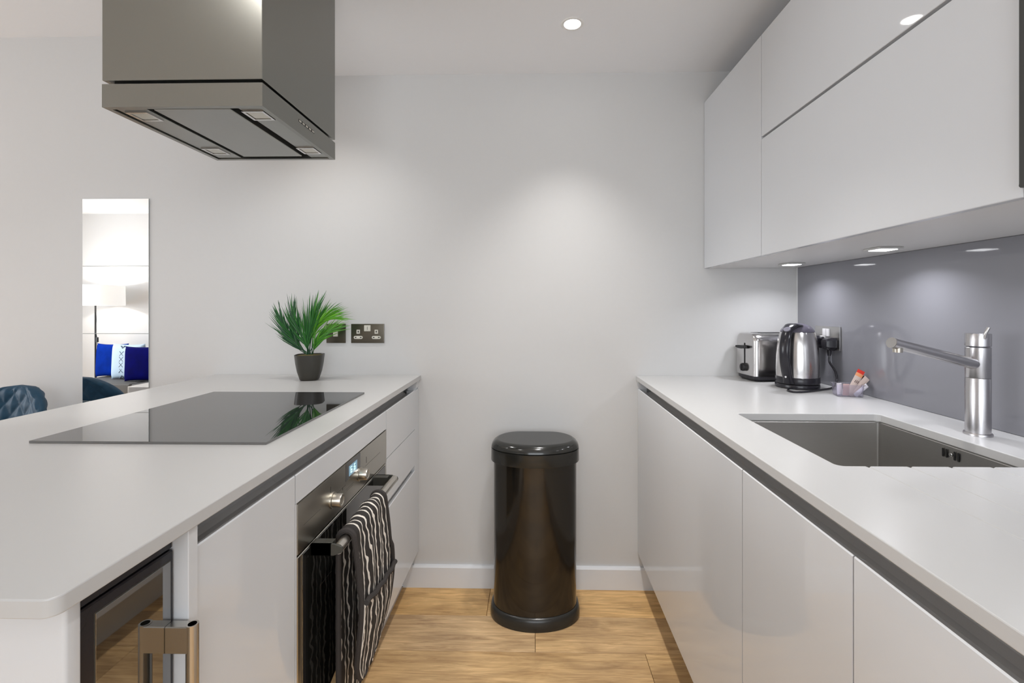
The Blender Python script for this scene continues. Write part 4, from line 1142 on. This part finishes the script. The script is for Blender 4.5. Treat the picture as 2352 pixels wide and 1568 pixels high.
def cushion(x, y, s, rz, lean, label, m, h=0.065, cross=False, zc=0.371):
    o = thing('throw_cushion', label, 'cushion', (x, y, zc), 0)
    o.rotation_euler = (lean, 0, rz)
    bm = nb(); n = 26; F = []; B = []
    for j in range(n + 1):
        rf = []; rb = []
        for i in range(n + 1):
            u, v = -1 + 2 * i / n, -1 + 2 * j / n
            pin = 1 - 0.07 * (1 - abs(u) ** 2.5) * (abs(v) ** 6) - 0.0
            piu = 1 - 0.07 * (1 - abs(v) ** 2.5) * (abs(u) ** 6)
            e = ((1 - u ** 4) * (1 - v ** 4)) ** 0.55
            X = u * s / 2 * piu; Z = (v * pin + 1) * s / 2
            rf.append(bm.verts.new((X, h * e + 0.001, Z))); rb.append(bm.verts.new((X, -h * e - 0.001, Z)))
        F.append(rf); B.append(rb)
    for j in range(n):
        for i in range(n):
            bm.faces.new((F[j][i], F[j + 1][i], F[j + 1][i + 1], F[j][i + 1])); bm.faces.new((B[j][i], B[j][i + 1], B[j + 1][i + 1], B[j + 1][i]))
        for i in (0, n): bm.faces.new((F[j][i], F[j + 1][i], B[j + 1][i], B[j][i])); bm.faces.new((F[i][j], B[i][j], B[i][j + 1], F[i][j + 1]))
    obj('cushion_cover', bm, m, o, local=True, ang=80)
    if cross:
        for k in range(6):
            z = s * (0.10 + 0.155 * k); bm = nb(); v = 2 * z / s - 1
            yy = h * ((1 - v ** 4)) ** 0.55 + 0.002; q = 0.027
            for sg in (-1, 1):
                prism(bm, [(-q - 0.03, z - sg * q), (-q - 0.022, z - sg * q), (q - 0.026, z + sg * q), (q - 0.034, z + sg * q)], 'y', yy - 0.012, yy)
            obj('cross_stitch', bm, M_THREAD, o, local=True, smooth=False)
    return o
cushion(-5.03, -1.45, 0.40, 0.05, 0.06, 'bright royal blue velvet cushion, leftmost in the mirror', M_NAVY)
cushion(-4.69, -1.29, 0.41, 0.08, 0.05, 'pale blue cushion with a column of dark cross stitches', M_PALE, cross=True)
cushion(-4.385, -1.13, 0.395, -0.02, 0.04, 'deep navy velvet cushion in front of the others', M_NAVY2)
cushion(-4.33, -1.50, 0.46, 0.06, 0.05, 'royal blue cushion mostly hidden behind the navy one', M_NAVY, h=0.055)
cushion(-3.85, -1.50, 0.46, 0.0, 0.05, 'pale cushion peeking out behind the navy one', M_PALE, h=0.055)

t = thing('floor_lamp', 'slim dark floor lamp with a white drum shade, lit, seen in the mirror', 'lamp', (-5.29, -1.52, 0))
bm = nb(); lathe(bm, [(0.14, 0), (0.14, 0.012), (0.02, 0.02), (0.009, 0.03)], n=36); obj('base', bm, M_DARK, t, local=True)
bm = nb(); cyl(bm, (0, 0, 0.02), (0, 0, 1.30), 0.009, 14); obj('pole', bm, M_DARK, t, local=True)
bm = nb()
R = [[(r * math.cos(2 * PI * i / 48), r * math.sin(2 * PI * i / 48), z) for i in range(48)] for r, z in ((0.282, 1.222), (0.278, 1.467), (0.276, 1.467), (0.280, 1.222), (0.282, 1.222))]
loft(bm, R, True, False); bmesh.ops.remove_doubles(bm, verts=bm.verts, dist=1e-5); obj('lamp_shade', bm, M_SHADE, t, local=True)
bm = nb(); bmesh.ops.create_uvsphere(bm, u_segments=16, v_segments=10, radius=0.03, matrix=Matrix.Translation((0, 0, 1.33))); obj('bulb', bm, M_BULB, t, local=True)
bm = nb()
for k in range(3): cyl(bm, (0, 0, 1.30), (0.277 * math.cos(k * 2.094), 0.277 * math.sin(k * 2.094), 1.30), 0.002, 6)
obj('shade_spider', bm, M_DARK, t, local=True)
bm = nb(); tube(bm, smoothpath([(0.012, 0.01, 1.22), (0.02, 0.01, 1.05), (0.012, 0.01, 0.92), (0.03, 0.012, 0.82), (0.028, 0.012, 0.6), (0.03, 0.02, 0.05)], 6), 0.003, 6); obj('cord', bm, M_DARK, t, local=True)
bm = nb(); box(bm, 0.021, 0.041, 0.0, 0.022, 0.78, 0.84, 0.004, 2); obj('switch', bm, M_DARK, t, local=True)
d = bpy.data.lights.new('lamp_bulb_light', 'POINT'); d.energy = 9; d.color = (1, 0.96, 0.9); d.shadow_soft_size = 0.035
o = bpy.data.objects.new('lamp_bulb_light', d); COL.objects.link(o); o.location = (-5.29, -1.52, 1.375)
